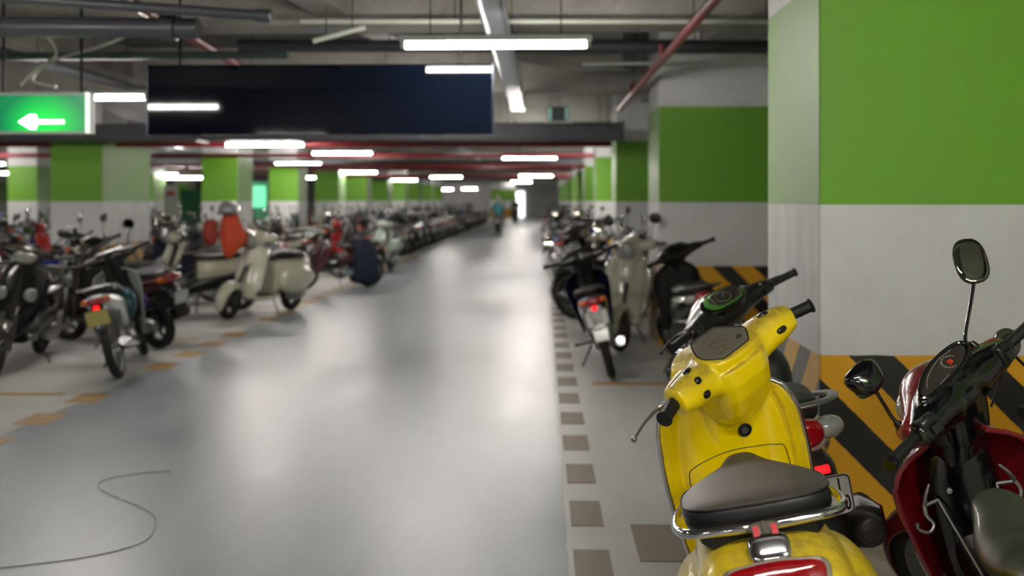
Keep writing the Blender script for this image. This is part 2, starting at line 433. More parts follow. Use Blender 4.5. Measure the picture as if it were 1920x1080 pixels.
# ------------------------------------------------------------------ ceiling services
def wx(px, d): return (px - 1015) / F * d
def wz(py, d): return H + (376 - py) / F * d
def pipe(name, a, b, r, m, label, cat_, group=None, joints=(), n=16):
    a, b = Vector(a), Vector(b); root = empty(name, a, label, cat_, group)
    L = b - a
    G().tube([(0, 0, 0), tuple(L)], r, n, 0).make('pipe_run', m, root)
    for t in joints:
        c = L * t; d = L.normalized()
        G().lathe([(r * 1.0, -.05), (r * 1.28, -.045), (r * 1.28, .045), (r * 1.0, .05)], c, d, n).make('coupling', m, root)
    k = max(2, int(L.length / 3))
    for i in range(k):
        c = L * ((i + .5) / k); top = ZC - (a + c).z
        G().tube([(c.x, c.y, 0 + c.z), (c.x, c.y, c.z + top)], .006, 6, 0).make('hanger_rod', M['dull'], root)
    return root
pipe('drain_pipe', (-8.5, 6.3, 2.68), (-2.19, 6.3, 2.6), .066, M['grey_pipe'], 'thick grey drain pipe ending in a collar before the black sign', 'pipe', joints=(.97, .62))
pipe('drain_pipe', (-6.5, 5.8, 2.95), (-1.61, 5.9, 2.6), .032, M['grey_pipe'], 'slim dark grey pipe running above the thick drain pipe', 'pipe', joints=(.99,))
pipe('sprinkler_pipe', (-2.63, 4.4, 2.855), (-3.22, 12.5, 2.855), .04, M['red_pipe'], 'red sprinkler pipe slanting over the left end of the black sign', 'pipe')
p_ = pipe('sprinkler_pipe', (1.09, 4.9, 2.76), (1.07, 13.8, 2.76), .036, M['red_pipe'], 'red sprinkler pipe running over the bikes beside the right-hand columns', 'pipe')
for yy in (1.6, 4.2, 7.2): G().tube([(0, yy, 0), (0, yy, .12), (0, yy, .16)], [.022, .02, .03], 10, 0).make('sprinkler_head', M['red_pipe'], p_)
pipe('conduit', (-1.85, 7.6, 2.875), (2.9, 7.65, 2.86), .02, M['white_pvc'], 'white plastic conduit fixed along the front of the first beam', 'pipe')
pipe('conduit', (-1.72, 7.45, 2.70), (-1.34, 7.55, 2.82), .02, M['white_pvc'], 'short slanting white conduit elbow above the black sign', 'pipe')
pipe('water_pipe', (-9, 8.6, 2.75), (-2.2, 8.6, 2.77), .035, mat('green_pipe', '#3b4c48', .45), 'dark green water pipe below the left of the first beam', 'pipe')
pipe('water_pipe', (-2.85, 9.3, 2.96), (2.85, 9.3, 2.92), .06, M['dark_duct'], 'dark pipe crossing behind the nearest lamp', 'pipe')
pipe('water_pipe', (.4, 9.8, 2.84), (2.85, 9.8, 2.86), .014, M['white_pvc'], 'thin pale hose sagging in front of the second green column', 'pipe')
def duct(x0, x1, y, z0, z1, dpt, m, label, name='air_duct', group=None):
    r = empty(name, ((x0 + x1) / 2, y, z0), label, 'duct', group); w_ = x1 - x0
    G().box((0, 0, (z1 - z0) / 2), (w_, dpt, z1 - z0)).make('duct_body', m, r, bev=.01)
    k = int(w_ / 1.5)
    for i in range(k + 1):
        G().box((-w_ / 2 + w_ * i / k, 0, (z1 - z0) / 2), (.03, dpt + .03, z1 - z0 + .03)).make('duct_flange', m, r)
    for i in range(0, k + 1, 2):
        for s in (-1, 1):
            G().box((-w_ / 2 + .2 + (w_ - .4) * i / k, s * (dpt / 2 + .02), (ZC - z0) / 2), (.01, .01, ZC - z0)).make('hanger_rod', M['dull'], r)
duct(-11, 1.15, 14.3, 2.36, 2.6, .5, M['dark_duct'], 'wide dark air duct crossing the aisle beyond the black sign')
duct(-11, 1.15, 16.3, 2.6, 2.77, .5, M['galv'], 'light grey air duct crossing just above the dark duct')
duct(-13, 1.1, 27.5, 2.42, 2.62, .5, M['dark_duct'], 'dark air duct crossing between second and third left columns')
duct(-13, 1.1, 43, 2.4, 2.62, .5, M['dark_duct'], 'dark air duct crossing the aisle far beyond the third left column')
for k, (yy, z) in enumerate(((15.6, 2.4), (20.6, 2.45), (25.2, 2.4), (31.5, 2.5), (37.5, 2.45))):
    pipe('sprinkler_pipe', (-12, yy, z), (1.1, yy, z - .02), .045, M['red_pipe'], ('dark red pipe crossing directly behind the dark air duct', 'red pipe crossing beside the first lit pair of far lamps',
         'red pipe crossing level with the second left column', 'red pipe crossing level with the third left column', 'red pipe crossing farthest down the aisle')[k], 'pipe')
for k, (xx, a, b, z) in enumerate(((-4.9, 8.9, 30, 2.85), (-9.6, 10, 40, 2.85), (-2.1, 18.8, 46, 2.85), (-11, 8, 30, 2.86))):
    pipe('water_pipe', (xx, a, z), (xx + .1, b, z), .05, M['galv'] if k % 2 else M['grey_pipe'], ('grey pipe running lengthwise left of the black sign', 'pale steel pipe running lengthwise past the left columns',
         'grey pipe running lengthwise over the far aisle', 'pale steel pipe lengthwise above the far-left bikes')[k], 'pipe')
# thin looping cables under the left ceiling
for k, P in enumerate(([(-4.1, 8.0, 2.95), (-4.0, 8.1, 2.72), (-4.15, 8.1, 2.6), (-4.3, 8.1, 2.45)], [(-3.1, 8.0, 2.95), (-3.6, 8.1, 2.78), (-4.0, 8.1, 2.66), (-4.2, 8.1, 2.5), (-4.0, 8.1, 2.44)])):
    tag(G().tube(P, .012, 8).make('hanging_cable', M['white_pvc']), ('grey cable dropping straight beneath the first beam above the exit sign', 'grey cable looping sideways beneath the thick drain pipe')[k], 'cable')

tr = empty('cable_tray', (-.33, 5.2, 2.77), 'bright galvanised cable tray running lengthwise over the aisle', 'cable tray')
Lt = 8.9
G().grid(lambda u, v: (-.09 + .18 * v, Lt * u, 0), 30, 4).make('tray_bed', M['galv'], tr, solid=.004)
for s in (-1, 1):
    G().box((s * .09, Lt / 2, .025), (.006, Lt, .06)).make('tray_side', M['galv'], tr)
for k in range(5):
    for s in (-1, 1): G().tube([(s * .1, .6 + 1.9 * k, 0), (s * .1, .6 + 1.9 * k, ZC - 2.77)], .005, 6, 0).make('hanger_rod', M['dull'], tr)
G().box((0, Lt / 2, .015), (.1, Lt - .1, .02)).make('cable_bundle', mat('cable_blue', '#3f7f9e', .45), tr)

M['tube'] = emat('lit_tube', '#fff8f0', TUBE); M['lampwhite'] = mat('lamp_housing', '#a9ada8', .4)
def make_lamp(rod=1.3):
    r = empty('tube_lamp', (0, 0, 0))
    g = G().box((0, 0, .045), (1.24, .075, .04)); g.make('lamp_housing', M['lampwhite'], r, bev=.006)
    G().tube([(-.58, 0, 0), (.58, 0, 0)], .019, 12, 0).make('lamp_tube', M['tube'], r)
    for s in (-1, 1):
        G().box((s * .595, 0, .008), (.03, .05, .05)).make('lamp_socket', M['lampwhite'], r, bev=.004)
        G().tube([(s * .42, 0, .06), (s * .42, 0, rod)], .0045, 6, 0).make('hanger_rod', M['dull'], r)
    return r
LP = {}
def lamp(x, y, z, label, group=None, rot=0):
    k = z > 3
    if k in LP: o = copy_tree(LP[k])
    else: o = LP[k] = make_lamp(.26 if k else 1.3); bake(o.children)
    o.location = (x, y, z); o.rotation_euler.z = rot; tag(o, label, 'lamp', group or 'tube lamps hung under the ceiling')
LAMPS = [(929, 85, 348, 'nearest lit tube lamp, hanging in front of the black sign'), (985, 270, 130, 'lit tube lamp over the aisle just below the dark duct, on the right'),
         (993, 296, 102, 'second lit tube lamp down the right line beyond the dark duct'), (1005, 330, 62, 'last single lit tube lamp down the right line over the aisle'),
         (493, 271, 149, 'lit tube lamp seen right under the black sign, on the left'), (640, 287, 113, 'lit tube lamp right of the one under the black sign'),
         (556, 307, 87, 'lit tube lamp over the left bikes above the third green column'), (296, 327, 60, 'lit tube lamp partly behind another beside the nearest left column'),
         (339, 333, 78, 'lit tube lamp touching another beside the nearest left column'), (836, 332, 59, 'lit tube lamp high over the middle of the far left row'),
         (757, 337, 36, 'small far lamp above the sixth left column'), (487, 343, 36, 'small far lamp beside the mint green lit panel'), (566, 333, 33, 'small far lamp right above the third left column'),
         (835, 355, 34, 'small far lamp low over the aisle, below a bigger one'), (880, 354, 42, 'small far lamp low over the aisle, rightmost of the low pair'),
         (-2, 324, 62, 'lit tube lamp cut by the picture edge below the green arrow sign'),
         (672, 323, 15, 'tiny far lamp above the fifth left column'), (686, 345, 14, 'tiny far lamp under another above the fifth left column')]
for px, py, wpx, lb in LAMPS:
    d = 1.19 * F / wpx if wpx > 45 else .96 * F / (376 - py); z = wz(py, d)
    if wpx < 45 and wpx != 40 and d > 38: pass
    lamp(wx(px, d), d, z, lb)
lamp(-4.25, 9.1, 2.45, 'lit tube lamp between the green arrow sign and the black sign')
for x, y in ((-4.1, 3.2), (.42, 1.0), (-.28, -4.4), (-4.1, -2.2), (-4.1, -7), (1.5, -.5), (-8, 3.2), (-8, 8.5), (-10.4, 13), (-11.9, 20), (-15.5, 26), (-17, 16), (-17, 30), (-1.4, 11.6), (-1.2, 60), (-9.5, 52), (-9.5, 66), (-16, 40), (-20, 50)):  # unseen row lamps, plus ones added to brighten the near column and far hall
    lamp(x, y, 2.52 if y < 12 else 2.62, 'unseen lit tube lamp hanging outside the picture or behind signs and ducts', 'tube lamps outside the picture')

for x, yy in ((1.0, 19.6), (-1.5, 21.5), (-9.3, 16.6), (-6, 21.2), (1.0, 26.6), (-5.9, 26.2), (-10, 26.8), (-16, 21.4), (-1.5, 32.2), (-9.5, 32.4), (1.0, 37.4), (-5.9, 37.2), (-1.5, 43.4), (-9.5, 43.6), (1.0, 49.4), (-5.9, 49), (-1.5, 55.2), (-9.5, 55.4), (1.0, 61.5), (-5.9, 61.4), (-1.5, 68.6), (-9.5, 68.4), (-.6, 76.2), (-5.9, 76.0), (-2.5, 86), (-8, 86), (-16, 33), (-16, 52)):  # unseen lamps added among the beams to brighten the far hall
    lamp(x, yy, 3.25, 'fill tube lamp added between the ceiling beams, unseen from the aisle', 'fill lamps added between the ceiling beams')
struct('wall_partition', G().box((-3.3, 86.2, 1.75), (2.1, .2, 3.5)), M['column'])
dw = empty('lit_doorway', (-1.95, 91.9, 0), 'bright white lit doorway in the far end wall of the hall', 'doorway')
G().box((0, .0, 1.15), (.75, .06, 2.3)).make('door_opening', emat('day_white', '#f4f8fa', 2.2), dw)
for q_ in (-1, 1): G().box((q_ * .41, -.02, 1.15), (.08, .1, 2.3)).make('door_jamb', M['lampwhite'], dw)

# ------------------------------------------------------------------ signs
bs = empty('hanging_sign', (-1.565, 7.0, 1.965), 'long glossy black blank sign board hanging over the aisle on rods', 'sign')
M['signblack'] = mat('sign_black', '#070d18', .035, spec=.3)
G().box((0, 0, .2475), (2.45, .05, .495)).make('sign_board', M['signblack'], bs, bev=.003)
for s in (-1, 1): G().box((s * 1.226, 0, .2475), (.012, .056, .5)).make('sign_edge', mat('sign_edge', '#2b2f36', .3, .8), bs)
for x in (-1.0, 1.0): G().tube([(x, 0, .49), (x, 0, 1.53)], .01, 8, 0).make('hanger_rod', M['matt'], bs)

ex = empty('exit_sign', (-3.5, 6.8, 1.96), 'green lit exit sign with a white arrow pointing left', 'sign')
m, nt, p = base('exit_face')
tc = nd(nt, 'ShaderNodeTexCoord').outputs['Object']
s = nd(nt, 'ShaderNodeSeparateXYZ'); nt.links.new(tc, s.inputs[0])
dx = mth(nt, 'SUBTRACT', s.outputs[0], .06); dz = mth(nt, 'MULTIPLY', mth(nt, 'SUBTRACT', s.outputs[2], .07), 1.3)
d = mth(nt, 'SQRT', mth(nt, 'ADD', mth(nt, 'MULTIPLY', dx, dx), mth(nt, 'MULTIPLY', dz, dz)))
nt.links.new(mixc(nt, ramp(nt, d, 0, .3), (.0, .8, .05, 1), (.0, .13, .045, 1)), p.inputs['Emission Color'])
p.inputs['Emission Strength'].default_value = 1; p.inputs['Base Color'].default_value = (0, .15, .05, 1); p.inputs['Roughness'].default_value = .3
G().box((0, .04, .145), (.76, .08, .29)).make('sign_case', mat('sign_case', '#b8beb8', .35), ex, bev=.004)
G().box((-.008, -.003, .145), (.72, .006, .25)).make('sign_panel', m, ex)
M['white_lit'] = emat('lit_white', '#f4ffe8', 3.0)
ar = [(.2, -.012), (.2, .012), (-.02, .014), (.0, .05), (-.04, .05), (-.12, .0), (-.04, -.05), (.0, -.05), (-.02, -.014)]
g = G(); g.loft([[(a, -.012, .085 + b) for a, b in ar], [(a, -.006, .085 + b) for a, b in ar]]); g.make('arrow', M['white_lit'], ex)
G().box((.372, -.0, .145), (.012, .09, .28)).make('sign_end', emat('lit_end', '#dfe8e0', .8), ex)
for x in (-.25, .3): G().tube([(x, .04, .29), (x, .04, 1.53)], .01, 8, 0).make('hanger_rod', M['matt'], ex)

es = empty('exit_sign', (wx(1042, 15.8), 13.4, wz(228, 13.4)), 'small unlit clear exit sign hanging beneath the end of the cable tray', 'sign')
G().box((0, 0, .1), (.3, .02, .2)).make('sign_panel', mat('dark_acrylic', '#23302c', .15), es)
for s in (-1, 1): G().box((s * .115, -.012, .1), (.05, .006, .17)).make('sign_figure', mat('pale_teal', '#8fc4bc', .4), es)
G().box((0, -.0, -.01), (.36, .06, .02)).make('sign_base', M['lampwhite'], es); G().tube([(0, 0, .2), (0, 0, 1.2)], .006, 8, 0).make('hanger_rod', M['matt'], es)

nb = empty('notice_board', (wx(307, 24), 24.2, 1.05), 'white notice board with a red mark beyond the nearest left column', 'notice board')
G().box((0, 0, .45), (.34, .04, .75)).make('board_face', mat('board_white', '#b8bdb6', .5), nb, bev=.004)
G().box((0, -.024, .62), (.22, .008, .09)).make('red_mark', mat('board_red', '#b01822', .5), nb)
for s in (-.14, .14): G().box((s, .03, -.48), (.03, .03, 1.14)).make('post', M['dull'], nb)
gp = empty('gate_panel', (wx(349, 24), 24.4, 0), 'dark green metal gate leaf beside the white notice board', 'gate')
G().box((0, 0, .95), (.62, .05, 1.66)).make('gate_leaf', mat('dark_green_paint', '#0f5a34', .45), gp, bev=.005)
for s in (-1, 1): G().box((s * .33, 0, .9), (.05, .07, 1.8)).make('gate_post', mat('dark_green_post', '#0c4026', .5), gp)
lb_ = empty('lit_kiosk', (wx(464, 30), 30.4, 0), 'mint green kiosk panel glowing between the second and third left columns', 'kiosk')
G().box((0, .25, 1.05), (.86, .5, 2.1)).make('kiosk_body', mat('kiosk_green', '#3ea277', .5), lb_, bev=.01)
G().box((.0, -.01, 1.62), (.78, .02, .66)).make('lit_panel', emat('mint_light', '#6fe0a8', .75), lb_)
# ------------------------------------------------------------------ wheels and shared bike pieces (bike space: y forward, x right, z up)
def steer_m(theta, py, pz, rake):
    ax = Vector((0, -math.sin(rake), math.cos(rake))); p = Vector((0, py, pz))
    return Matrix.Translation(p) @ Matrix.Rotation(theta, 4, ax) @ Matrix.Translation(-p)
def wheel(root, y, R, w, spokes=False, detail=1, disc=None, col=None):
    """wheel (rim, hub, spokes) > tyre"""
    g = G(); q = w * .5; rr = R - w * .78
    g.lathe([(rr, -q * .62), (rr - .006, -q * .75), (rr - .02, -q * .6), (rr - .022, 0), (rr - .02, q * .6), (rr - .006, q * .75), (rr, q * .62), (rr, -q * .62)], (0, y, R), (1, 0, 0), 40, True)
    hub = .028 if spokes else .045
    g.lathe([(.012, -q * 1.3), (hub, -q), (hub * .8, -q * .4), (hub * .8, q * .4), (hub, q), (.012, q * 1.3)], (0, y, R), (1, 0, 0), 20)
    if spokes:
        for k in range(28):
            a = 2 * PI * k / 28; sd = 1 if k % 2 else -1; b = a + (.35 if (k // 2) % 2 else -.35)
            g.tube([(sd * q * .9, y + math.cos(a) * hub, R + math.sin(a) * hub), (sd * q * .1, y + math.cos(b) * (rr - .015), R + math.sin(b) * (rr - .015))], .0017, 5, 0)
    else:
        for k in range(5):
            a = 2 * PI * k / 5 + .3
            d = Vector((0, math.cos(a), math.sin(a))); c = Vector((0, y, R))
            g.tube([c + d * hub * .8, c + d * (rr - .014)], [.02, .014], 8, 0)
    wh = g.make('wheel', M['alu'] if spokes else M['dull'], root)
    t = G(); prof = []
    for k in range(17):
        a = -2.35 + 4.7 * k / 16
        prof.append((R - w * .55 + math.cos(a) * w * .55 - .0, math.sin(a) * q * .98))
    t.lathe(prof + [prof[0]], (0, y, R), (1, 0, 0), 56 if detail else 32, True)
    if detail > 1:
        for k in range(56):
            a = 2 * PI * k / 56; c = Vector((0, y + math.cos(a) * (R - .001), R + math.sin(a) * (R - .001)))
            t.box(c + Vector((.012 if k % 2 else -.012, 0, 0)), (.022, .012, .006), Matrix.Rotation(a - PI / 2, 3, 'X'))
    ty = t.make('tyre', M['rubber'], wh)
    out = [wh, ty]
    if disc:
        dd = G().lathe([(.05, 0), (disc, 0), (disc, .004), (.05, .004)], (-q - .015, y, R), (1, 0, 0), 36).make('brake_disc', M['disc'], wh); out.append(dd)
    return out
def mirror(root, base_, bend, head, ax=.055, az=.07, back=M['black'], nrm=(0, -1, .12), name='mirror', n2=2.6, roll=0, taper=0):
    base_, bend, head = map(Vector, (base_, bend, head))
    m_ = G().tube([base_, base_.lerp(bend, .5), bend, bend.lerp(head, .6), head], [.011, .0065, .0055, .0055, .006], 8, 5).lathe([(.012, -.012), (.014, 0), (.011, .03)], base_, bend - base_, 10).make(name, back, root)
    N = Vector(nrm).normalized(); U = Vector((1, 0, 0)); U = (U - N * U.dot(N)).normalized(); V = N.cross(U)
    up = 1 if V.z > 0 else -1
    U, V = U * math.cos(roll) + V * math.sin(roll), V * math.cos(roll) - U * math.sin(roll)
    ol = [(sg(math.cos(2 * PI * k / 20), 2 / n2) * ax * (1 + taper * math.sin(2 * PI * k / 20)), sg(math.sin(2 * PI * k / 20), 2 / n2) * az) for k in range(20)]
    c = head + V * up * az * .7
    sh = G().patch([(x * 1.07, y * 1.07) for x, y in ol], c, U, -N, .03, .006, 0).make('mirror_shell', back, m_)
    gl = G().patch(ol, c + N * .0065, U, N, .0015, .001, 0).make('mirror_glass', M['mirror'], m_)
    return [m_, sh, gl]
def plate(root, c, right, up, w, h, lines, m=M['plate'], ts=.055, name='license_plate', dx=(0, 0)):
    r = Vector(right).normalized(); u = Vector(up); u = (u - r * u.dot(r)).normalized(); n = r.cross(u); c = Vector(c)
    ol = [(sg(math.cos(2 * PI * k / 24), .25) * w / 2, sg(math.sin(2 * PI * k / 24), .25) * h / 2) for k in range(24)]
    p = G().patch(ol, c, r, n, .0004, .002, 0).make(name, m, root)
    rim = G().tube([c + r * x * .965 + u * y * .955 + n * .001 for x, y in ol], .0022, 6, 0, True).make('plate_border', M['ink'], p)
    out = [p, rim]
    for i, t in enumerate(lines):
        out.append(txt('plate_lettering', t, ts * 1.28, M['ink'], p, c + u * (h * .21 if i == 0 else -h * .23) + r * dx[i] + n * .0012, r, u))
    return out
def grips(root, tip, inn, r=.0165, ribs=True, m=None):
    out = []
    for s in (-1, 1):
        a, b = Vector((s * inn[0], inn[1], inn[2])), Vector((s * tip[0], tip[1], tip[2]))
        pts, rad = [], []
        n = 22 if ribs else 5
        for k in range(n + 1):
            pts.append(a.lerp(b, k / n)); rad.append(r * (1.0 if (k % 2 or not ribs) else .93))
        rad[0] *= 1.2; rad[1] = rad[0]; rad[-1] = r * 1.22; rad[-2] = r * 1.22
        out.append(G().tube(pts, rad, 16, 0).make('grip', m or M['grip'], root))
    return out
def lever(root, s, a, b, tip, m=None):
    a, b, tip = Vector(a), Vector(b), Vector(tip)
    g = G().tube([a, b, b.lerp(tip, .5) + Vector((0, .004, .004)), tip], [.009, .0075, .0055, .0045], 8, 5); g.ell(tip, (.009, .009, .009), None, 10, 7)
    return g.make('brake_lever', m or M['alu'], root)
def stand(root, y=-.05, x=-.12, L=.26, out_=.15):
    return G().tube([(x + .03, y, L), (x - out_ * .5, y + .03, L * .45), (x - out_, y + .05, .012)], [.011, .009, .009], 8, 4).ell((x - out_ - .01, y + .05, .01), (.03, .02, .008)).make('side_stand', M['black'], root)

# ------------------------------------------------------------------ classic rounded scooter
def classic_scooter(label, pm, steer=.0, hero=False, group=None, name='classic_scooter', mirrors=False, front_trim=False, plate_txt=('', '')):
    root = empty(name, (0, 0, 0), label, 'scooter', group)
    ST = []; vx = .006 if hero else .011
    wheel(root, -.57, .215, .1, detail=2 if hero else 1)
    ST += wheel(root, .66, .215, .1, detail=1)
    # rear bodywork
    g = G().body([(-.765, 0, .59, .05, .03), (-.755, 0, .60, .115, .085, .09), (-.725, 0, .60, .150, .122, .14), (-.66, 0, .585, .170, .160, .18), (-.56, 0, .555, .18, .195, .2), (-.4, 0, .53, .178, .215, .2), (-.2, 0, .51, .17, .225, .2), (-.08, 0, .48, .15, .24, .2), (-.02, 0, .46, .12, .22, .19)], n=40, e=3.3, step=24)
    for s in (-1, 1): g.ell((s * .158, -.42, .46), (.105, .34, .195), Matrix.Rotation(-.09, 3, 'X'), 30, 20)
    rear = g.make('rear_body', pm, root, rem=vx * 1.2, smi=5)
    # floor
    g = G().body([(-.1, 0, .27, .17, .03), (.1, 0, .25, .2, .03), (.36, 0, .26, .2, .03), (.44, 0, .3, .17, .03)], n=20, e=5)
    fl = g.make('floorboard', pm, root)
    g = G()
    for x in (-.14, -.09, -.04, .04, .09, .14): g.box((x, .13, .287), (.018, .38, .012))
    g.make('floor_mat', M['matt'], root, bev=.003)
    # leg shield
    HW = [(0, .165), (.15, .2), (.5, .222), (.8, .215), (.92, .185), (.975, .125), (1.0, .03)]
    def shield(u, s, off=0.):
        hw = interp(HW, u)[0]; z = .27 + .70 * u
        y = .475 - .19 * u - .075 * abs(s) ** 2.2 * hw / .22 + off
        if u > .95: y -= (u - .95) * .5
        return Vector((s * hw, y, z - .03 * abs(s) ** 3 * (u > .5) * (u - .5)))
    g = G().grid(lambda u, v: shield(u, v * 2 - 1), 30, 24)
    # solid thickness by hand, so that the glove box can be fused with it
    g2 = G(); R = []
    for i in range(31):
        u = i / 30
        front = [shield(u, -1 + 2 * j / 24, .012) for j in range(25)]; back = [shield(u, 1 - 2 * j / 24, -.012) for j in range(25)]
        R.append(front + back)
    g2.loft(R)
    for i in range(2): pass
    # glove box, its sloping shelf and the middle spine
    R = []
    for z, hw, d, yo in ((.33, .155, .03, 0), (.36, .165, .055, 0), (.5, .172, .066, 0), (.66, .176, .062, 0), (.76, .175, .052, 0), (.84, .168, .04, 0), (.89, .155, .028, 0), (.92, .13, .012, 0)):
        u = (z - .27) / .70; yc = shield(u, 0).y - .02
        R.append([(sg(math.cos(t), .4) * hw, yc - .0 + (sg(math.sin(t), .5) * d if math.sin(t) < 0 else math.sin(t) * .01), z) for t in [2 * PI * k / 32 for k in range(32)]])
    g2.loft(R)
    R = []
    for z, hw, d in ((.7, .08, .06), (.8, .078, .066), (.88, .075, .064), (.96, .068, .055)):
        u = (z - .27) / .70; yc = shield(min(u, .98), 0).y - .015
        R.append([(sg(math.cos(t), .6) * hw, yc + sg(math.sin(t), .6) * d, z) for t in [2 * PI * k / 24 for k in range(24)]])
    g2.loft(R)
    for s in (-1, 1): g2.tube([shield(.15 + .75 * k / 30, s * .86, -.012) for k in range(31)], .008, 8, 0)
    shd = g2.make('leg_shield', pm, root, rem=vx * .9, smi=12)
    edge = [shield(k / 40, -1) for k in range(41)] + [shield(1 - k / 40, 1) for k in range(41)]
    edge = [Vector((p.x * 1.022, p.y, p.z + .003 * (p.z > .9))) for p in edge]
    G().tube(edge, .0085, 10, 0).make('chrome_edging', M['chrome'], root)
    # front fender
    g = G(); R = []
    for k in range(13):
        a = -.35 + (PI + .15) * k / 12; e_ = math.sin(PI * min(1, max(0, k / 12)))
        rr = .262 + .02 * e_; hw = .035 + .052 * e_ ** .5
        c = Vector((0, .66 + math.cos(a) * rr, .215 + math.sin(a) * rr)); d = Vector((0, math.cos(a), math.sin(a)))
        R.append([c + Vector((math.sin(b) * hw, 0, 0)) + d * (math.cos(b) - 1) * hw * .8 for b in [-1.9 + 3.8 * j / 12 for j in range(13)]])
    g.loft(R, closed=False)
    ff = g.make('front_fender', pm, root, solid=.006, sub=1); ST.append(ff)
    g = G().tube([(0, .62, .30), (0, .5, .5), (0, .42, .66)], .024, 12, 0).tube([(-.075, .66, .215), (-.075, .63, .33), (-.03, .58, .38)], .016, 10, 5)
    ST.append(g.make('fork', M['dull'], root))
    # headset: one fused moulding
    g = G().body([(-.262, .160, 1.043, .026, .026), (-.256, .161, 1.043, .044, .042), (-.2, .175, 1.040, .058, .054), (-.155, .19, 1.036, .066, .058), (-.11, .207, 1.026, .078, .060), (-.05, .22, 1.012, .098, .082), (0, .222, 1.01, .102, .086),
                  (.05, .22, 1.012, .098, .082), (.11, .207, 1.026, .078, .060), (.155, .19, 1.036, .066, .058), (.2, .175, 1.040, .058, .054), (.256, .161, 1.043, .044, .042), (.262, .160, 1.043, .026, .026)], 'x', 30, 2.7, 40)
    rot = Matrix.Rotation(-.42, 3, 'X')
    R = []
    for h, q in ((-.06, .9), (.03, 1.0), (.052, .97), (.058, .9)):
        ol = cat([(-.085, -.03, 0), (-.062, -.058, 0), (0, -.068, 0), (.062, -.058, 0), (.085, -.03, 0), (.075, .045, 0), (.04, .075, 0), (0, .08, 0), (-.04, .075, 0), (-.075, .045, 0)], 4, True)
        O = Vector((0, .19, 1.04)); N = Vector((0, -.42, .91)).normalized(); U = Vector((1, 0, 0)); V = N.cross(U)
        R.append([O + U * p.x * q * 1.2 + V * p.y * q * 1.12 + N * h for p in ol])
    g.loft(R)
    g.lathe([(.04, -.16), (.085, -.1), (.099, -.03), (.102, .05), (.098, .064), (.05, .068)], (0, .325, .995), (0, .97, -.1), 40)
    g.body([(.80, .302, .0, .045, .035), (.83, .295, 0, .058, .05), (.9, .27, 0, .082, .08), (.96, .235, 0, .092, .09), (1.0, .22, 0, .095, .095), (1.04, .21, 0, .09, .09)], 'z', 32, 2.6) if False else None
    R = []
    for z, y, hw, dr, df in ((.838, .27, .04, .035, .04), (.85, .267, .068, .07, .06), (.88, .256, .088, .098, .085), (.93, .241, .102, .118, .1), (.98, .228, .11, .126, .1), (1.03, .218, .113, .122, .1)):
        R.append([(sg(math.cos(t), .55) * hw, y + sg(math.sin(t), .62) * (df if math.sin(t) > 0 else dr), z) for t in [2 * PI * k / 36 for k in range(36)]])
    g.loft(R)
    hs = g.make('headset', pm, root, rem=.004 if hero else .009, smi=6 if hero else 3); ST.append(hs)
    # headlamp
    hl = G().lathe([(.05, -.012), (.098, -.012), (.104, .012), (.098, .022), (.088, .018)], (0, .389, .988), (0, .97, -.1), 40).make('headlamp_rim', M['chrome'], root); ST.append(hl)
    ST.append(G().lathe([(.09, .0), (.08, .022), (.058, .038), (.025, .046), (.001, .048)], (0, .396, .988), (0, .97, -.1), 36).make('headlamp_lens', M['clear'], hl))
    b = bvh(hs) if hero else None
    O = Vector((0, .19, 1.04)) + Vector((0, -.42, .91)).normalized() * .0565
    ol = [(-.094, .0), (-.091, -.022), (-.065, -.058), (-.05, -.064), (.035, -.064), (.055, -.06), (.088, -.024), (.097, -.008), (.094, .006), (.055, .068), (.035, .076), (-.04, .076), (-.06, .068), (-.09, .02)]
    if hero:
        c, nn = hit(b, (0, .19, 1.3), (0, .1, -1))
        N = Vector((0, -.42, .91)).normalized(); O = Vector((0, .183, 0)); c, _ = hit(b, (0, .183 - .1, 1.3), (0, .42, -.91)); O = c - N * .0
    dash = G().patch(ol, O, (1, 0, 0), (0, -.42, .91), .004, .004, 4).make('dashboard', M['glass'], root); ST.append(dash)
    if hero:
        N = Vector((0, -.42, .91)).normalized(); V = N.cross(Vector((1, 0, 0)))
        P = lambda x, y, h=.0045: O + Vector((x, 0, 0)) + V * y + N * h
        ST.append(G().tube([P(p.x * 1.02, p.y * 1.02, .001) for p in cat([(x, y, 0) for x, y in ol], 5, True)], .0022, 6, 0, True).make('dashboard_gasket', M['matt'], dash))
        dirt = mat('dial_smudge', '#4d4b40', .3, coat=.5)
        g = G()
        g.tube([P(math.cos(a) * .027 - .018, math.sin(a) * .024 - .005) for a in [k * .25 for k in range(26)]], .0009, 5, 0, True)
        for k in range(9):
            a = .3 + k * .55; g.tube([P(math.cos(a) * .018 - .018, math.sin(a) * .016 - .005), P(math.cos(a) * .024 - .018, math.sin(a) * .021 - .005)], .001, 5, 0)
        for x in (-.03, -.005, .02): g.tube([P(x - .004, .045, .0035), P(x + .004, .046, .0035)], .0022, 5, 0)
        ST.append(g.make('dial_marks', dirt, dash))
        g = G().tube([P(.05 + math.cos(a) * .009, -.03 + math.sin(a) * .006) for a in [k * .45 for k in range(14)]], .0018, 5, 0, True); ST.append(g.make('reset_button', M['matt'], dash))
        # seam between the front and rear mouldings
        for side in (0,):
            pts = []
            for k in range(61):
                x = -.245 + .49 * k / 60; ax_ = abs(x)
                y = .178 + .095 * max(0, 1 - (ax_ / .17) ** 2) ** .8 if ax_ < .17 else .178 - (ax_ - .17) * .12
                q, n_ = hit(b, (x, y, 1.4), (0, 0, -1)); pts.append(q + n_ * .0001)
            ST.append(G().tube(pts, .0013, 5, 0).make('headset_seam', M['matt'], hs))
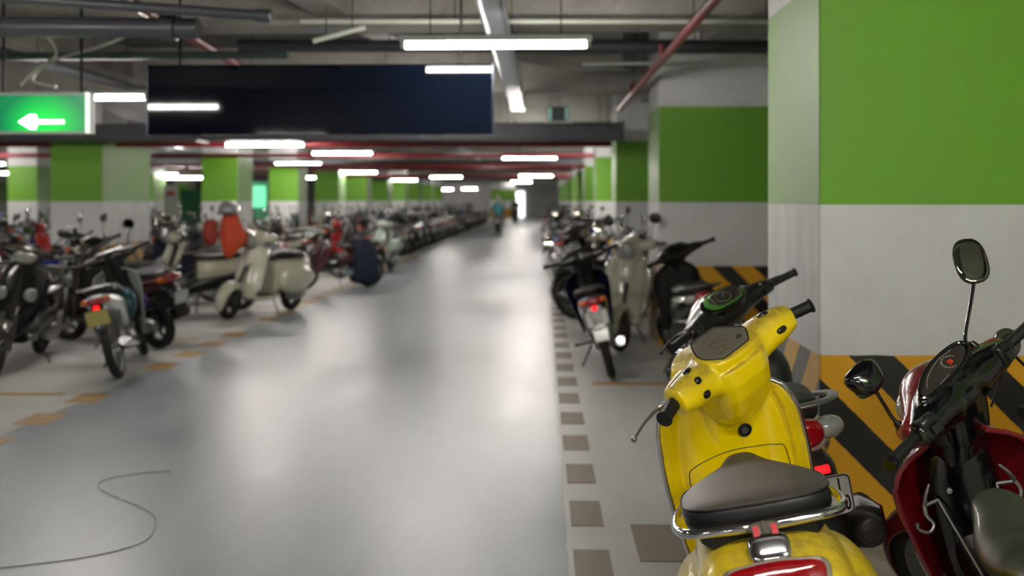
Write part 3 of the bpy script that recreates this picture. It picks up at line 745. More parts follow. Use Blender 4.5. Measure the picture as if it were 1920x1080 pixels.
        # switches
        for nm, x, dy, dz, s1 in (('indicator_switch', -.168, -.02, .5, (.020, .010)), ('horn_button', -.175, -.3, .22, (.013, .011)), ('light_switch', -.17, -.5, -.25, (.016, .011)), ('starter_switch', .178, -.03, .5, (.020, .010)), ('kill_switch', .185, -.4, -.05, (.019, .010))):
            src = Vector((x, .19, 1.038)) + Vector((0, dy - .25, dz)).normalized() * .3
            q, n_ = hit(b, src, Vector((x, .19, 1.038)) - src)
            z_ = n_.to_track_quat('Z', 'Y').to_matrix()
            ST.append(G().ell(q, (s1[0], s1[1], .008), z_, 16, 10, 2.6).make(nm, M['gloss'], root))
            for w_ in (1,): ST.append(G().lathe([(s1[1] * .9, 0), (s1[1] * .5, .002)], q + n_ * .0065, n_, 12).make('button_cap', M['matt'], ST[-1]))
    ST += grips(root, (.34, .122, 1.035), (.25, .163, 1.043), .0198 if hero else .0175, hero)
    for s in (-1, 1): ST.append(lever(root, s, (s * .235, .205, 1.035), (s * .27, .235, 1.035), (s * (.42 if s < 0 else .36), .19, 1.02)))
    if mirrors:
        for s in (-1, 1): ST += mirror(root, (s * .19, .17, 1.07), (s * .22, .19, 1.2), (s * .26, .18, 1.27), .06, .05)
    # key and glove box seam
    bb = bvh(shd)
    q, n_ = hit(bb, (.046, 0.05, .785), (0, 1, 0))
    kk = G().lathe([(.022, 0), (.023, .004), (.017, .006), (.016, .001), (.001, .001)], q, n_, 28).make('key_switch', M['matt'], root)
    G().lathe([(.011, 0), (.011, .006), (.001, .007)], q, n_, 16).make('key_barrel', M['alu'], kk)
    if hero:
        pts = []
        for x, z in cat([(-.142, .40, 0), (-.145, .55, 0), (-.145, .64, 0), (-.13, .685, 0), (-.07, .705, 0), (0, .712, 0), (.07, .705, 0), (.125, .687, 0), (.145, .66, 0), (.147, .55, 0), (.142, .40, 0)], 8) and [(p.x, p.y) for p in cat([(-.148, .40, 0), (-.153, .55, 0), (-.153, .645, 0), (-.138, .678, 0), (-.07, .705, 0), (0, .718, 0), (.07, .718, 0), (.13, .712, 0), (.16, .69, 0), (.164, .55, 0), (.16, .40, 0)], 8)]:
            q, n_ = hit(bb, (x, .0, z + .02), (0, 1, -.05)); pts.append(q + n_ * .0003)
        G().tube(pts, .0016, 5, 0).make('glovebox_seam', M['matt'], shd)
    # seat
    hwt = [(-.50, .172), (-.43, .171), (-.37, .158), (-.315, .125), (-.26, .088), (-.2, .068), (-.1, .055), (-.03, .042), (.0, .028), (.012, .012)]
    out = []
    for k in range(25):
        y = .012 - .512 * (k / 24) ** .9; out.append((interp(hwt, y)[0], y))
    for k in range(1, 13):
        t = PI / 2 * k / 12; out.append((sg(math.cos(t), .62) * .172, -.50 - sg(math.sin(t), .75) * .098))
    out = out + [(-x, y) for x, y in out[-2::-1]]
    zed = lambda y: interp([(-.6, .842), (-.45, .834), (-.3, .822), (-.15, .802), (.0, .768)], y)[0] - .022
    crn = lambda y: interp([(-.6, .018), (-.45, .024), (-.3, .038), (-.15, .044), (.02, .03)], y)[0]
    ys = sorted({round(y, 5) for x, y in out if x >= 0}); wd = {}
    for x, y in out:
        if x >= 0: wd[round(y, 5)] = max(x, wd.get(round(y, 5), .004))
    R = []
    for y in ys:
        hw = wd[y]; g_ = 1.
        if y < -.5: g_ = max(0, 1 - ((-.5 - y) / .0985) ** 3) ** .6
        if y > -.06: g_ = max(0, 1 - ((y + .06) / .0725) ** 2.2) ** .6
        R.append([(hw * k / 12, y, zed(y) + crn(y) * g_ * (1 - abs(k / 12) ** 2.8) ** .75) for k in range(-12, 13)] + [(hw * .9, y, zed(y) - .01), (-hw * .9, y, zed(y) - .01)])
    st = G().loft(R).make('seat', M['seat'], root)
    R2 = [[(x * q, -.3 + (y + .3) * (1 + (q - 1) * .6), zed(y) - (.054 if y < -.3 else .054 - (y + .3) * .08) * h) for x, y in out] for q, h in ((.95, .02), (1.0, .0), (1.016, .3), (1.014, .65), (.99, .93), (.95, 1.0), (.85, 1.02))]
    G().loft(R2).make('seat_side', M['seatside'], st, sub=1 if hero else 0)
    if hero: G().tube([(x * 1.008, -.3 + (y + .3) * 1.002, zed(y) + .001) for x, y in out], .0024, 8, 0, True).make('seat_piping', M['matt'], st)
    G().body([(-.60, 0, .745, .12, .03), (-.52, 0, .745, .15, .03), (-.2, 0, .75, .1, .02), (.0, 0, .745, .05, .02)], n=20, e=3).make('seat_base', M['matt'], root)
    # rear rail and lock
    rail = [(.17, -.28, .775), (.185, -.36, .782), (.196, -.45, .79), (.192, -.54, .797), (.16, -.60, .803), (.08, -.625, .806), (0, -.63, .806)]
    rail = [(x, y, z - .026) for x, y, z in rail]
    rail = rail + [(-x, y, z) for x, y, z in rail[-2::-1]]
    G().tube(rail, .0115, 14, 6).make('chrome_rail', M['chrome'], root)
    R = []
    for t, w_, y, z in ((0, .036, -.632, .782), (.2, .036, -.642, .784), (.35, .032, -.65, .781), (.5, .027, -.656, .777), (.8, .03, -.664, .774), (1, .03, -.67, .766)):
        R.append([(sg(math.cos(a), .6) * w_, y + math.sin(a) * .008, z + math.sin(a) * .007) for a in [2 * PI * j / 20 for j in range(20)]])
    br = G().loft(R).tube([(0, -.638, .788), (0, -.674, .77)], .008, 8, 0).make('rail_bracket', M['greymet'], root)
    for s in (-1, 1): G().box((s * .02, -.674, .782), (.013, .012, .026), Matrix.Rotation(-.5, 3, 'X')).make('red_clip', M['lit_red'] if False else mat('clip_red', '#c0303a', .3) if 'clip_red' not in M else M['clip_red'], br)
    G().ell((0, -.690, .748), (.046, .017, .033), Matrix.Rotation(-.72, 3, 'X'), 28, 18, 3.6).make('lock_cover', M['chrome'], root)
    # tail lamp
    ol = [(-.10, .035), (-.05, .045), (0, .048), (.05, .045), (.10, .035), (.103, .0), (.085, -.045), (0, -.055), (-.085, -.045), (-.103, 0)]
    tb = G().patch([(x * 1.1, y * 1.12) for x, y in ol], (0, -.748, .69), (1, 0, 0), (0, -.86, .5), .008, .03, 4).make('tail_lamp', M['greymet'], root)
    G().patch(ol, (0, -.756, .694), (1, 0, 0), (0, -.86, .5), .018, .008, 4).make('tail_lens', M['red_lens'], tb)
    plate(root, (0, -.80, .43), (1, 0, 0), (0, -.1, 1), .19, .14, ())
    G().body([(-.785, 0, .45, .06, .1), (-.76, 0, .5, .08, .1), (-.7, 0, .48, .08, .08)], n=16).make('rear_fender', M['black'], root)
    # engine and exhaust
    G().ell((-.1, -.52, .25), (.06, .2, .09), None, 20, 12, 2.6).make('engine_case', M['alu'], root)
    G().tube([(.1, -.1, .22), (.12, -.3, .2), (.13, -.5, .22), (.14, -.8, .27), (.14, -.86, .28)], [.02, .03, .05, .055, .03], 16, 5).make('exhaust', M['dull'], root)
    stand(root)
    if front_trim:
        ST.append(G().tube([shield(.97, 0, .02), shield(.6, 0, .02), shield(.52, 0, .02)], [.012, .03, .03], 10, 4).make('horn_cover', pm, root))
        G().box(tuple(shield(.52, 0, .03)), (.07, .02, .09)).make('badge', M['greymet'], root, bev=.006)
    tree = [c for c in root.children_recursive]
    bake(tree)
    ms = Matrix.Translation((0, 0, -.026 if hero else 0)) @ steer_m(steer, .66 - .02, .215, .44)
    for o in dict.fromkeys(ST): o.data.transform(ms)
    return root

# ------------------------------------------------------------------ step-through underbone motorbike
def underbone(label, pm, steer=.0, hero=False, group=None, name='underbone_motorbike', mirrors='round', seatm=None, plate_m=None, plate_txt=('', ''), inner=None, rack=False, lit=False, cat_='motorbike', spokes=True, whitefender=False):
    root = empty(name, (0, 0, 0), label, cat_, group)
    ST = []; inner = inner or M['black']; seatm = seatm or M['seat']; vx = .0055 if hero else .011
    wheel(root, -.60, .28, .075, spokes, 2 if hero else 1); ST += wheel(root, .62, .28, .068, spokes, 2 if hero else 1, disc=.1)
    # tail and side covers
    g = G().body([(-.86, 0, .70, .03, .02), (-.82, 0, .69, .07, .045, .05), (-.7, 0, .665, .105, .07, .08), (-.5, 0, .63, .125, .09, .11), (-.3, 0, .58, .125, .11, .13), (-.12, 0, .52, .105, .13, .14), (.0, 0, .46, .08, .12, .11)], n=32, e=2.8, step=24)
    g.make('body_cover', pm, root, rem=vx * 1.3, smi=5)
    # step-through spine
    G().body([(-.1, 0, .44, .06, .07), (.1, 0, .40, .06, .06), (.25, 0, .44, .07, .08), (.36, 0, .54, .075, .1), (.4, 0, .66, .06, .09)], n=20, e=3).make('frame_cover', inner, root)
    # leg shield: an inner black tunnel and two wings of paint
    def wing(s, u, v, off=0.):
        """u from bottom to top, v from the spine to the outer edge"""
        z = .30 + .60 * u
        wi = interp([(0, .09), (.35, .085), (.7, .07), (1, .05)], u)[0]
        wo = interp([(0, .14), (.25, .16), (.55, .19), (.72, .203), (.84, .195), (.92, .17), (.975, .125), (1, .085)], u)[0]
        x = wi + (wo - wi) * v
        y = .44 - .16 * u - .10 * v ** 1.8 + .035 * (1 - v) + off
        return Vector((s * x, y, z - .02 * v * v * (u > .8)))
    for s in (-1, 1):
        G().grid(lambda u, v: wing(s, u, v), 24, 10).make('leg_shield', pm, root, solid=.009, sub=1)
        pts = [wing(s, k / 24, 1) for k in range(25)]
        G().tube(pts + [wing(s, 1, .5)], .008, 8, 0).make('shield_edge', pm, root)
    R = []
    for z, y, hw, dr, df in ((.36, .40, .105, .05, .05), (.5, .38, .118, .064, .05), (.66, .345, .118, .078, .05), (.76, .32, .11, .085, .05), (.83, .30, .098, .085, .05), (.86, .29, .07, .06, .04)):
        R.append([(sg(math.cos(t), .7) * hw, y + sg(math.sin(t), .7) * (df if math.sin(t) > 0 else dr), z) for t in [2 * PI * k / 28 for k in range(28)]])
    G().loft(R).make('inner_cover', M['gloss'] if hero else inner, root, sub=1)
    # front cowl between wings
    R = []
    for z, y, hw, df in ((.42, .44, .09, .06), (.55, .42, .1, .075), (.7, .38, .095, .07), (.85, .33, .08, .055), (.9, .31, .06, .03)):
        R.append([(sg(math.cos(t), .8) * hw, y + sg(math.sin(t), .8) * (df if math.sin(t) > 0 else .02), z) for t in [2 * PI * k / 24 for k in range(24)]])
    G().loft(R).make('front_cowl', pm, root, sub=1)
    # front fender
    R = []
    for k in range(15):
        a = -.15 + (PI - .25) * k / 14; t = k / 14
        rr = .312; hw = interp([(0, .008), (.12, .035), (.4, .055), (.8, .05), (1, .03)], t)[0]
        c = Vector((0, .62 + math.cos(a) * rr, .28 + math.sin(a) * rr)); d = Vector((0, math.cos(a), math.sin(a)))
        R.append([c + Vector((math.sin(b) * hw, 0, 0)) + d * (math.cos(b) - 1) * hw * .9 for b in [-1.75 + 3.5 * j / 10 for j in range(11)]])
    ST.append(G().loft(R, closed=False).make('front_fender', pm, root, solid=.005, sub=1))
    for s in (-1, 1): ST.append(G().tube([(s * .058, .62, .28), (s * .058, .60, .36), (s * .055, .47, .62), (s * .05, .44, .7)], [.014, .022, .017, .015], 12, 0).make('fork_leg', M['dull'], root))
    # handlebar cover: black rear half, painted front half
    def hs_body(k, dy=0):
        return G().body([(-.225, .145, 1.0, .022 * k, .02 * k), (-.215, .147, 1.0, .034 * k, .032 * k), (-.17, .165, .998, .05 * k, .045 * k), (-.12, .19, .998, .073 * k, .056 * k), (-.06, .212, 1.0, .098 * k, .07 * k), (0, .22, 1.002, .092 * k, .072 * k),
                         (.06, .212, 1.0, .098 * k, .07 * k), (.12, .19, .998, .073 * k, .056 * k), (.17, .165, .998, .05 * k, .045 * k), (.215, .147, 1.0, .034 * k, .032 * k), (.225, .145, 1.0, .022 * k, .02 * k)], 'x', 30, 2.3, 40)
    O = Vector((0, .185, 1.045)); N = Vector((0, -.5, .866)); U = Vector((1, 0, 0)); V = N.cross(U)
    leaf = [(-.128, -.020), (-.10, -.034), (-.03, -.038), (.05, -.032), (.11, -.008), (.125, .018), (.10, .034), (.04, .04), (-.03, .034), (-.10, .006)]
    g = hs_body(1.0)
    Pl = cat([(x, y, 0) for x, y in leaf], 4, True)
    g.loft([[O + U * p.x * q + V * p.y * q + N * h for p in Pl] for h, q in ((-.05, .8), (.0, 1.02), (.022, 1.12), (.03, 1.1))])
    R = []
    for z, y, hw, dr, df in ((.80, .29, .09, .07, .03), (.86, .268, .10, .09, .05), (.92, .247, .106, .10, .06), (.97, .23, .11, .106, .07), (1.0, .22, .11, .10, .07)):
        R.append([(sg(math.cos(t), .8) * hw, y + sg(math.sin(t), .8) * (df if math.sin(t) > 0 else dr), z) for t in [2 * PI * k / 32 for k in range(32)]])
    g.loft(R)
    hs = g.make('headset', M['gloss'] if hero else inner, root, rem=.0042 if hero else .009, smi=6 if hero else 3); ST.append(hs)
    # painted front shell, slightly larger and shifted forward
    g = G().body([(-.232, .17, 1.0, .02, .02), (-.222, .172, 1.0, .03, .036), (-.17, .19, 1.0, .036, .044), (-.12, .217, 1.0, .055, .055), (-.06, .245, 1.002, .08, .074), (0, .255, 1.004, .088, .082),
                  (.06, .245, 1.002, .08, .074), (.12, .217, 1.0, .055, .055), (.17, .19, 1.0, .036, .044), (.222, .172, 1.0, .03, .036), (.232, .17, 1.0, .02, .02)], 'x', 28, 2.2, 40)
    ST.append(g.make('front_shell', pm, root, rem=.005 if hero else .01, smi=3))
    hl = G().ell((0, .30, .985), (.105, .06, .058), None, 28, 18, 2.3).make('headlamp', M['clear'], root); ST.append(hl)
    for s in (-1, 1): ST.append(G().ell((s * .14, .265, .975), (.05, .032, .026), Matrix.Rotation(-s * .5, 3, 'Z'), 18, 12).make('indicator_lamp', M['amber'], root))
    Oq = O + N * .028
    if hero:
        b = bvh(hs); q, _ = hit(b, O + N * .3, -N); Oq = q
    dash = G().patch([(x * .93, y * .93) for x, y in leaf], Oq, U, N, .004, .004, 4).make('dashboard', M['dashglass'], root); ST.append(dash)
    if hero:
        P = lambda x, y, h=.005: Oq + U * x + V * y + N * h
        ST.append(G().tube([P(p.x * 1.0, p.y * 1.0, .002) for p in Pl], .006, 8, 0, True).make('dashboard_bezel', M['gloss'], dash))
        g = G().tube([P(.035 + math.cos(a) * .026, .0 + math.sin(a) * .023) for a in [.2 + k * .2 for k in range(22)]], .0009, 5, 0)
        for k in range(12):
            a = .2 + k * .38; g.tube([P(.035 + math.cos(a) * .022, math.sin(a) * .02), P(.035 + math.cos(a) * .028, math.sin(a) * .026)], .0012, 5, 0)
        g.tube([P(-.06 + k * .012, -.03 + .001 * k) for k in range(5)], .001, 5, 0)
        g.tube([P(-.09, -.01), P(-.05, .014), P(.02, .030), (P(.08, .026))], .0010, 5, 5)
        ST.append(g.make('dial_marks', mat('dial_white', '#8c8a80', .4), dash))
        g = G().lathe([(.009, 0), (.008, .002), (.001, .003)], P(.035, 0), N, 16).tube([P(.035, 0), P(.018, -.018)], .0014, 5, 0)
        ST.append(g.make('dial_needle', mat('needle_red', '#c23a20', .4), dash))
        for s, nm in ((-1, 'switch_block'), (1, 'throttle_block')):
            sw = G().box((s * .178, .135, 1.005), (.06, .05, .062), Matrix.Rotation(s * .12, 3, 'Z')).make(nm, M['black'], root, bev=.008); ST.append(sw)
            ST.append(G().box((s * .178, .108, 1.0), (.03, .012, .03)).box((s * .178, .12, 1.034), (.014, .02, .01)).make('switch_button', M['gloss'], sw, bev=.003))
            ST.append(G().tube([(s * .17, .15, .965), (s * .15, .17, .93), (s * .1, .2, .88)], .004, 6, 5).make('switch_cable', M['matt'], sw))
    ST += grips(root, (.352, .115, 1.015), (.215, .146, 1.002), .0165, hero, M['grip'])
    if hero:
        for s in (-1, 1): ST.append(G().lathe([(.016, 0), (.019, .006), (.017, .016), (.008, .018)], (s * .353, .115, 1.0155), (s, -.24, 0), 20).make('bar_end', M['gloss'], root))
    ST.append(lever(root, 1, (.2, .19, .998), (.24, .215, .995), (.37, .175, .985), M['black' if hero else 'alu']))
    if mirrors:
        for s in (-1, 1):
            if mirrors == 'hero':
                if s > 0: ST += mirror(root, (.168, .19, 1.03), (.160, .205, 1.075), (.325, .21, 1.19), .045, .066, M['gloss'], (-.35, -1, .45), roll=-.6)
                else: ST += mirror(root, (-.205, .20, 1.01), (-.205, .21, 1.06), (-.20, .215, 1.15), .05, .043, M['gloss'], (.1, .9, -.35), taper=.3)
            else: ST += mirror(root, (s * .17, .17, 1.03), (s * .19, .19, 1.1), (s * .24, .18, 1.19), .05, .05, M['black'], (0, -1, .1), n2=2)
    # seat
    zt = [(-.72, .80), (-.6, .80), (-.45, .785), (-.3, .752), (-.15, .745), (-.02, .765), (.05, .775)]
    hwt = [(-.75, .03), (-.73, .07), (-.68, .10), (-.5, .125), (-.3, .135), (-.15, .12), (-.04, .08), (.03, .055), (.055, .02)]
    R = []
    for k in range(31):
        y = -.75 + .805 * k / 30; hw = interp(hwt, y)[0]; z1 = interp(zt, y)[0]; d = .075 if y > -.4 else .06
        if y > 0: d = .05
        R.append([(sg(math.cos(t), .7) * hw, y, z1 - d * .5 + (sg(math.sin(t), .8) * d * .5 if math.sin(t) > 0 else sg(math.sin(t), .5) * d * .5)) for t in [2 * PI * j / 28 for j in range(28)]])
    G().loft(R).make('seat', seatm, root, sub=1)
    if rack:
        ra = G().tube([(.11, -.5, .74), (.12, -.66, .79), (.12, -.85, .80), (.06, -.93, .80), (-.06, -.93, .80), (-.12, -.85, .80), (-.12, -.66, .79), (-.11, -.5, .74)], .009, 10, 5)
        for y in (-.72, -.8, -.88): ra.tube([(-.115, y, .8), (.115, y, .8)], .006, 8, 0)
        ra.make('rear_rack', M['chrome'], root)
    else:
        G().tube([(.12, -.5, .72), (.125, -.68, .765), (.09, -.8, .785), (0, -.83, .79), (-.09, -.8, .785), (-.125, -.68, .765), (-.12, -.5, .72)], .009, 10, 5).make('grab_rail', M['dull'], root)
    # tail lamp, plate and rear fender
    tl = G().ell((0, -.845, .685), (.065, .03, .035), Matrix.Rotation(.25, 3, 'X'), 24, 14, 2.6).make('tail_lamp', M['red_lens'], root)
    for s in (-1, 1): G().ell((s * .085, -.825, .69), (.035, .03, .026), None, 16, 10).make('indicator_lamp', M['clear' if hero else 'amber'], root)
    if hero:
        for s in (-1, 1):
            hp = G().patch([(-.075, -.02), (-.02, -.035), (.05, -.03), (.08, .0), (.05, .03), (-.03, .028)], (s * .122, -.62, .665), (0, -s, .12), (s, 0, .15), .006, .02, 4).make('side_lens', M['clear'], root)
    if lit: G().ell((0, -.87, .63), (.026, .01, .024), None, 16, 10).make('glowing_reflector', M['lit_red'], root)
    G().body([(-.9, 0, .46, .05, .02), (-.87, 0, .54, .06, .1), (-.8, 0, .6, .065, .07), (-.62, 0, .59, .06, .03)], n=16, e=3).make('rear_fender', M['black'] if not whitefender else M['white_paint'], root)
    plate(root, (0, -.905, .555), (1, 0, 0), (0, -.2, 1), .19, .14, plate_txt, plate_m or M['plate'])
    if whitefender: G().box((0, -.9, .42), (.12, .01, .11), Matrix.Rotation(-.15, 3, 'X')).make('mud_flap', M['white_paint'], root, bev=.004)
    # running gear
    for s in (-1, 1):
        G().tube([(s * .075, -.1, .3), (s * .075, -.6, .285)], .014, 8, 0).make('swing_arm', M['dull'], root)
        sp = G().tube([(s * .09, -.6, .3), (s * .1, -.5, .60)], .011, 8, 0)
        sp.tube([Vector((s * .09, -.6, .3)).lerp(Vector((s * .1, -.5, .6)), .2 + .7 * k / 60) + Vector((math.cos(k * .9) * .021, math.sin(k * .9) * .021, 0)) for k in range(61)], .0042, 5, 0)
        sp.make('rear_shock', M['spring'] if hero else M['chrome'], root)
        G().tube([(s * .06, .02, .25), (s * .2, .02, .25), (s * .25, .01, .255)], [.01, .012, .016], 8, 0).make('foot_peg', M['rubber'], root)
    e = G().body([(-.16, 0, .27, .09, .09), (.0, 0, .27, .095, .1), (.1, 0, .3, .06, .06)], n=20, e=3)
    e.tube([(0, .08, .31), (0, .2, .34), (0, .28, .36)], [.05, .055, .05], 14, 0)
    for k in range(7): e.lathe([(.062, -.003), (.066, 0), (.062, .003)], (0, .12 + .022 * k, .322 + .006 * k), (0, 1, .22), 20)
    e.make('engine', M['alu'], root)
    G().tube([(.03, .24, .3), (.09, .2, .22), (.11, .0, .2), (.115, -.3, .24), (.13, -.42, .26), (.14, -.75, .31), (.14, -.84, .325)], [.014, .015, .016, .022, .042, .045, .032], 16, 5).lathe([(.012, 0), (.03, .0), (.034, .012)], (.14, -.845, .326), (0, -1, .15), 16).make('exhaust', M['chrome'], root)
    G().body([(-.66, -.085, .285, .012, .045), (-.4, -.088, .285, .014, .05), (-.1, -.088, .29, .014, .06), (-.06, -.088, .29, .012, .03)], n=14, e=3).make('chain_cover', M['chrome'] if not hero else M['black'], root)
    stand(root, -.02, -.11)
    if hero:
        for s in (-1, 1):
            hk = G().tube([(s * .085, .262, .70), (s * .13, .245, .70)], .006, 8, 0)
            hk.tube([(s * .13, .245, .70), (s * .135, .235, .675), (s * .125, .225, .65), (s * .145, .215, .635), (s * .17, .215, .65), (s * .17, .215, .67)], [.007, .006, .005, .005, .005, .007], 8, 5)
            hk.tube([(s * .13, .245, .70), (s * .12, .235, .73), (s * .10, .235, .76)], [.007, .006, .004], 8, 4)
            hk.tube([(s * .085, .262, .70), (s * .05, .2, .5), (s * .045, .15, .42)], .0045, 6, 0)
            hk.make('bag_hook', M['alu'], root)
        for x, z in ((.055, .80), (-.05, .72), (.02, .66)):
            G().lathe([(.009, 0), (.008, .004), (.001, .005)], (x, .245 + (.8 - z) * .05, z), (0, -1, .1), 12).make('bolt', M['alu'], root)
    bake(list(root.children_recursive))
    ms = steer_m(steer, .60, .28, .45)
    for o in dict.fromkeys(ST): o.data.transform(ms)
    return root
M['dashglass'] = mat('dark_instrument_cover', '#37332d', .12, coat=.8)
M['clip_red'] = mat('clip_red', '#c0303a', .3)

# ------------------------------------------------------------------ modern plastic scooter
def modern_scooter(label, pm, steer=.0, group=None, name='modern_scooter', mirrors=True, railm=None, lower=None, plate_m=None, plate_txt=('', ''), green_dash=False, lit=False, seatm=None, detail=False, lensclear=True):
    root = empty(name, (0, 0, 0), label, 'scooter', group); ST = []
    lower = lower or M['black']; vx = .007 if detail else .012
    wheel(root, -.62, .225, .095, detail=1); ST += wheel(root, .66, .225, .09, detail=1, disc=.09)
    g = G().body([(-.92, 0, .73, .03, .02), (-.88, 0, .72, .08, .045, .05), (-.78, 0, .695, .12, .07, .085), (-.6, 0, .655, .155, .10, .12), (-.35, 0, .61, .165, .14, .16), (-.15, 0, .57, .15, .17, .18), (-.04, 0, .53, .11, .17, .16)], n=32, e=2.5, step=24)
    g.make('rear_body', pm, root, rem=vx * 1.2, smi=5)
    G().body([(-.75, 0, .50, .11, .08), (-.5, 0, .46, .15, .1), (-.2, 0, .42, .16, .12), (.0, 0, .36, .15, .1), (.2, 0, .29, .17, .05), (.42, 0, .30, .15, .05)], n=24, e=3.2).make('lower_cover', lower, root)
    def front(u, s, off=0.):
        z = .30 + .66 * u
        hw = interp([(0, .12), (.2, .17), (.6, .215), (.8, .22), (.93, .17), (1, .09)], u)[0]
        return Vector((s * hw, .56 - .26 * u - .17 * abs(s) ** 1.6 + off, z + .03 * (1 - abs(s))))
    R = []
    for i in range(25):
        u = i / 24
        R.append([front(u, -1 + j / 12) for j in range(25)] + [front(u, 1 - j / 6, 0) + Vector((0, -.02 - .10 * (1 - abs(1 - j / 6)) ** .5, 0)) for j in range(1, 12)])
    G().loft(R).make('front_cowl', pm, root, rem=vx, smi=4)
    R = []
    for z, y, hw, d in ((.33, .36, .13, .05), (.5, .33, .155, .06), (.7, .28, .185, .06), (.85, .24, .185, .05), (.93, .23, .14, .04), (.95, .23, .09, .03)):
        R.append([(sg(math.cos(t), .6) * hw, y + sg(math.sin(t), .6) * d, z) for t in [2 * PI * k / 28 for k in range(28)]])
    G().loft(R).make('inner_shield', M['matt'], root, sub=1)
    for s in (-1, 1): G().ell((s * .12, .405, .68), (.055, .035, .06), Matrix.Rotation(-s * .6, 3, 'Z'), 18, 12, 2.4).make('indicator_lamp', M['clear'], root)
    R = []
    for k in range(15):
        a = -.2 + (PI - .2) * k / 14; t = k / 14; rr = .262
        hw = interp([(0, .01), (.15, .045), (.5, .062), (.85, .055), (1, .03)], t)[0]
        c = Vector((0, .66 + math.cos(a) * rr, .225 + math.sin(a) * rr)); d = Vector((0, math.cos(a), math.sin(a)))
        R.append([c + Vector((math.sin(b) * hw, 0, 0)) + d * (math.cos(b) - 1) * hw for b in [-1.8 + 3.6 * j / 10 for j in range(11)]])
    ST.append(G().loft(R, closed=False).make('front_fender', pm, root, solid=.005, sub=1))
    for s in (-1, 1): ST.append(G().tube([(s * .065, .66, .225), (s * .06, .6, .38), (s * .05, .52, .52)], [.018, .022, .02], 10, 0).make('fork_leg', M['dull'], root))
    g = G().body([(-.25, .13, 1.03, .02, .02), (-.24, .132, 1.03, .033, .03), (-.18, .15, 1.03, .042, .04), (-.12, .18, 1.025, .065, .052), (-.05, .205, 1.02, .095, .07), (0, .21, 1.02, .10, .074), (.05, .205, 1.02, .095, .07), (.12, .18, 1.025, .065, .052), (.18, .15, 1.03, .042, .04), (.24, .132, 1.03, .033, .03), (.25, .13, 1.03, .02, .02)], 'x', 28, 2.3, 40)
    R = []
    for z, y, hw, dr, df in ((.84, .25, .06, .05, .05), (.92, .235, .075, .07, .07), (1.0, .215, .085, .085, .08)):
        R.append([(sg(math.cos(t), .8) * hw, y + sg(math.sin(t), .8) * (df if math.sin(t) > 0 else dr), z) for t in [2 * PI * k / 28 for k in range(28)]])
    g.loft(R)
    hs = g.make('headset', lower, root, rem=.0055 if detail else .01, smi=4); ST.append(hs)
    sh = G().body([(-.2, .185, 1.03, .02, .03), (-.15, .205, 1.03, .04, .045), (-.08, .24, 1.022, .075, .07), (0, .26, 1.02, .09, .084), (.08, .24, 1.022, .075, .07), (.15, .205, 1.03, .04, .045), (.2, .185, 1.03, .02, .03)], 'x', 28, 2.2, 30).make('front_shell', pm, root, rem=.007 if detail else .011, smi=3); ST.append(sh)
    ST.append(G().ell((0, .315, 1.0), (.10, .045, .055), None, 26, 16, 2.4).make('headlamp', M['clear'], root))
    O = Vector((0, .15, 1.078)); N = Vector((0, -.5, .866)); U = Vector((1, 0, 0)); V = N.cross(U)
    ol = [(-.075, -.045), (0, -.055), (.075, -.045), (.105, .0), (.075, .05), (0, .062), (-.075, .05), (-.105, 0)]
    dash = G().patch([(x * 1.12, y * 1.15) for x, y in ol], O, U, N, .008, .05, 4).make('dashboard', M['gloss'], root); ST.append(dash)
    if green_dash:
        P = lambda x, y, h=.012: O + U * x + V * y + N * h
        ST.append(G().patch([(x * .93, y * .93) for x, y in ol], O + N * .007, U, N, .004, .002, 4).make('dial_ring', mat('dial_green', '#4e8a35', .3), dash))
        ST.append(G().patch([(x * .80 + .012, y * .82) for x, y in ol], O + N * .009, U, N, .004, .001, 4).make('dial_face', M['dashglass'], dash))
        g = G().tube([P(math.cos(a) * .036, math.sin(a) * .032, .0138) for a in [k * .25 for k in range(26)]], .001, 5, 0, True).tube([P(0, 0, .0145), P(.02, .02, .0145)], .0014, 5, 0)
        for k in range(9): g.tube([P(-.07 + .004 * k, -.02 + .012 * k, .0138) , P(-.06 + .004 * k, -.02 + .011 * k, .0138)], .0012, 5, 0) if k < 5 else None
        ST.append(g.make('dial_marks', mat('dial_pale', '#8a8f88', .4), dash))
    ST += grips(root, (.37, .09, 1.03), (.24, .13, 1.03), .017, detail)
    for s in (-1, 1): ST.append(lever(root, s, (s * .22, .18, 1.03), (s * .26, .205, 1.03), (s * .39, .155, 1.02), M['black' if detail else 'alu']))
    if detail:
        for s in (-1, 1): ST.append(G().box((s * .205, .115, 1.035), (.05, .03, .05)).make('switch_block', M['gloss'], root, bev=.007))
    if mirrors:
        for s in (-1, 1): ST += mirror(root, (s * .19, .15, 1.06), (s * .21, .17, 1.15), (s * .27, .16, 1.23), .06, .04)
    zt = [(-.8, .835), (-.65, .84), (-.5, .83), (-.38, .80), (-.2, .79), (.0, .795)]
    hwt = [(-.84, .03), (-.82, .08), (-.76, .11), (-.6, .13), (-.4, .14), (-.2, .128), (-.06, .09), (.0, .06), (.02, .02)]
    R = []
    for k in range(31):
        y = -.84 + .86 * k / 30; hw = interp(hwt, y)[0]; z1 = interp(zt, y)[0]; d = .09
        R.append([(sg(math.cos(t), .7) * hw, y, z1 - d * .5 + sg(math.sin(t), .7) * d * .5) for t in [2 * PI * j / 28 for j in range(28)]])
    G().loft(R).make('seat', seatm or M['seat'], root, sub=1)
    if detail: G().ell((.07, -.18, .80), (.10, .15, .12), None, 24, 16, 2.3).make('seat_bolster', M['matt'], root)
    rp = [(.14, -.52, .77), (.165, -.66, .80), (.155, -.80, .825), (.10, -.90, .835), (0, -.92, .838)]
    gr = G(); rp = rp + [(-x, y, z) for x, y, z in rp[-2::-1]]
    P = cat(rp, 6); Rg = []
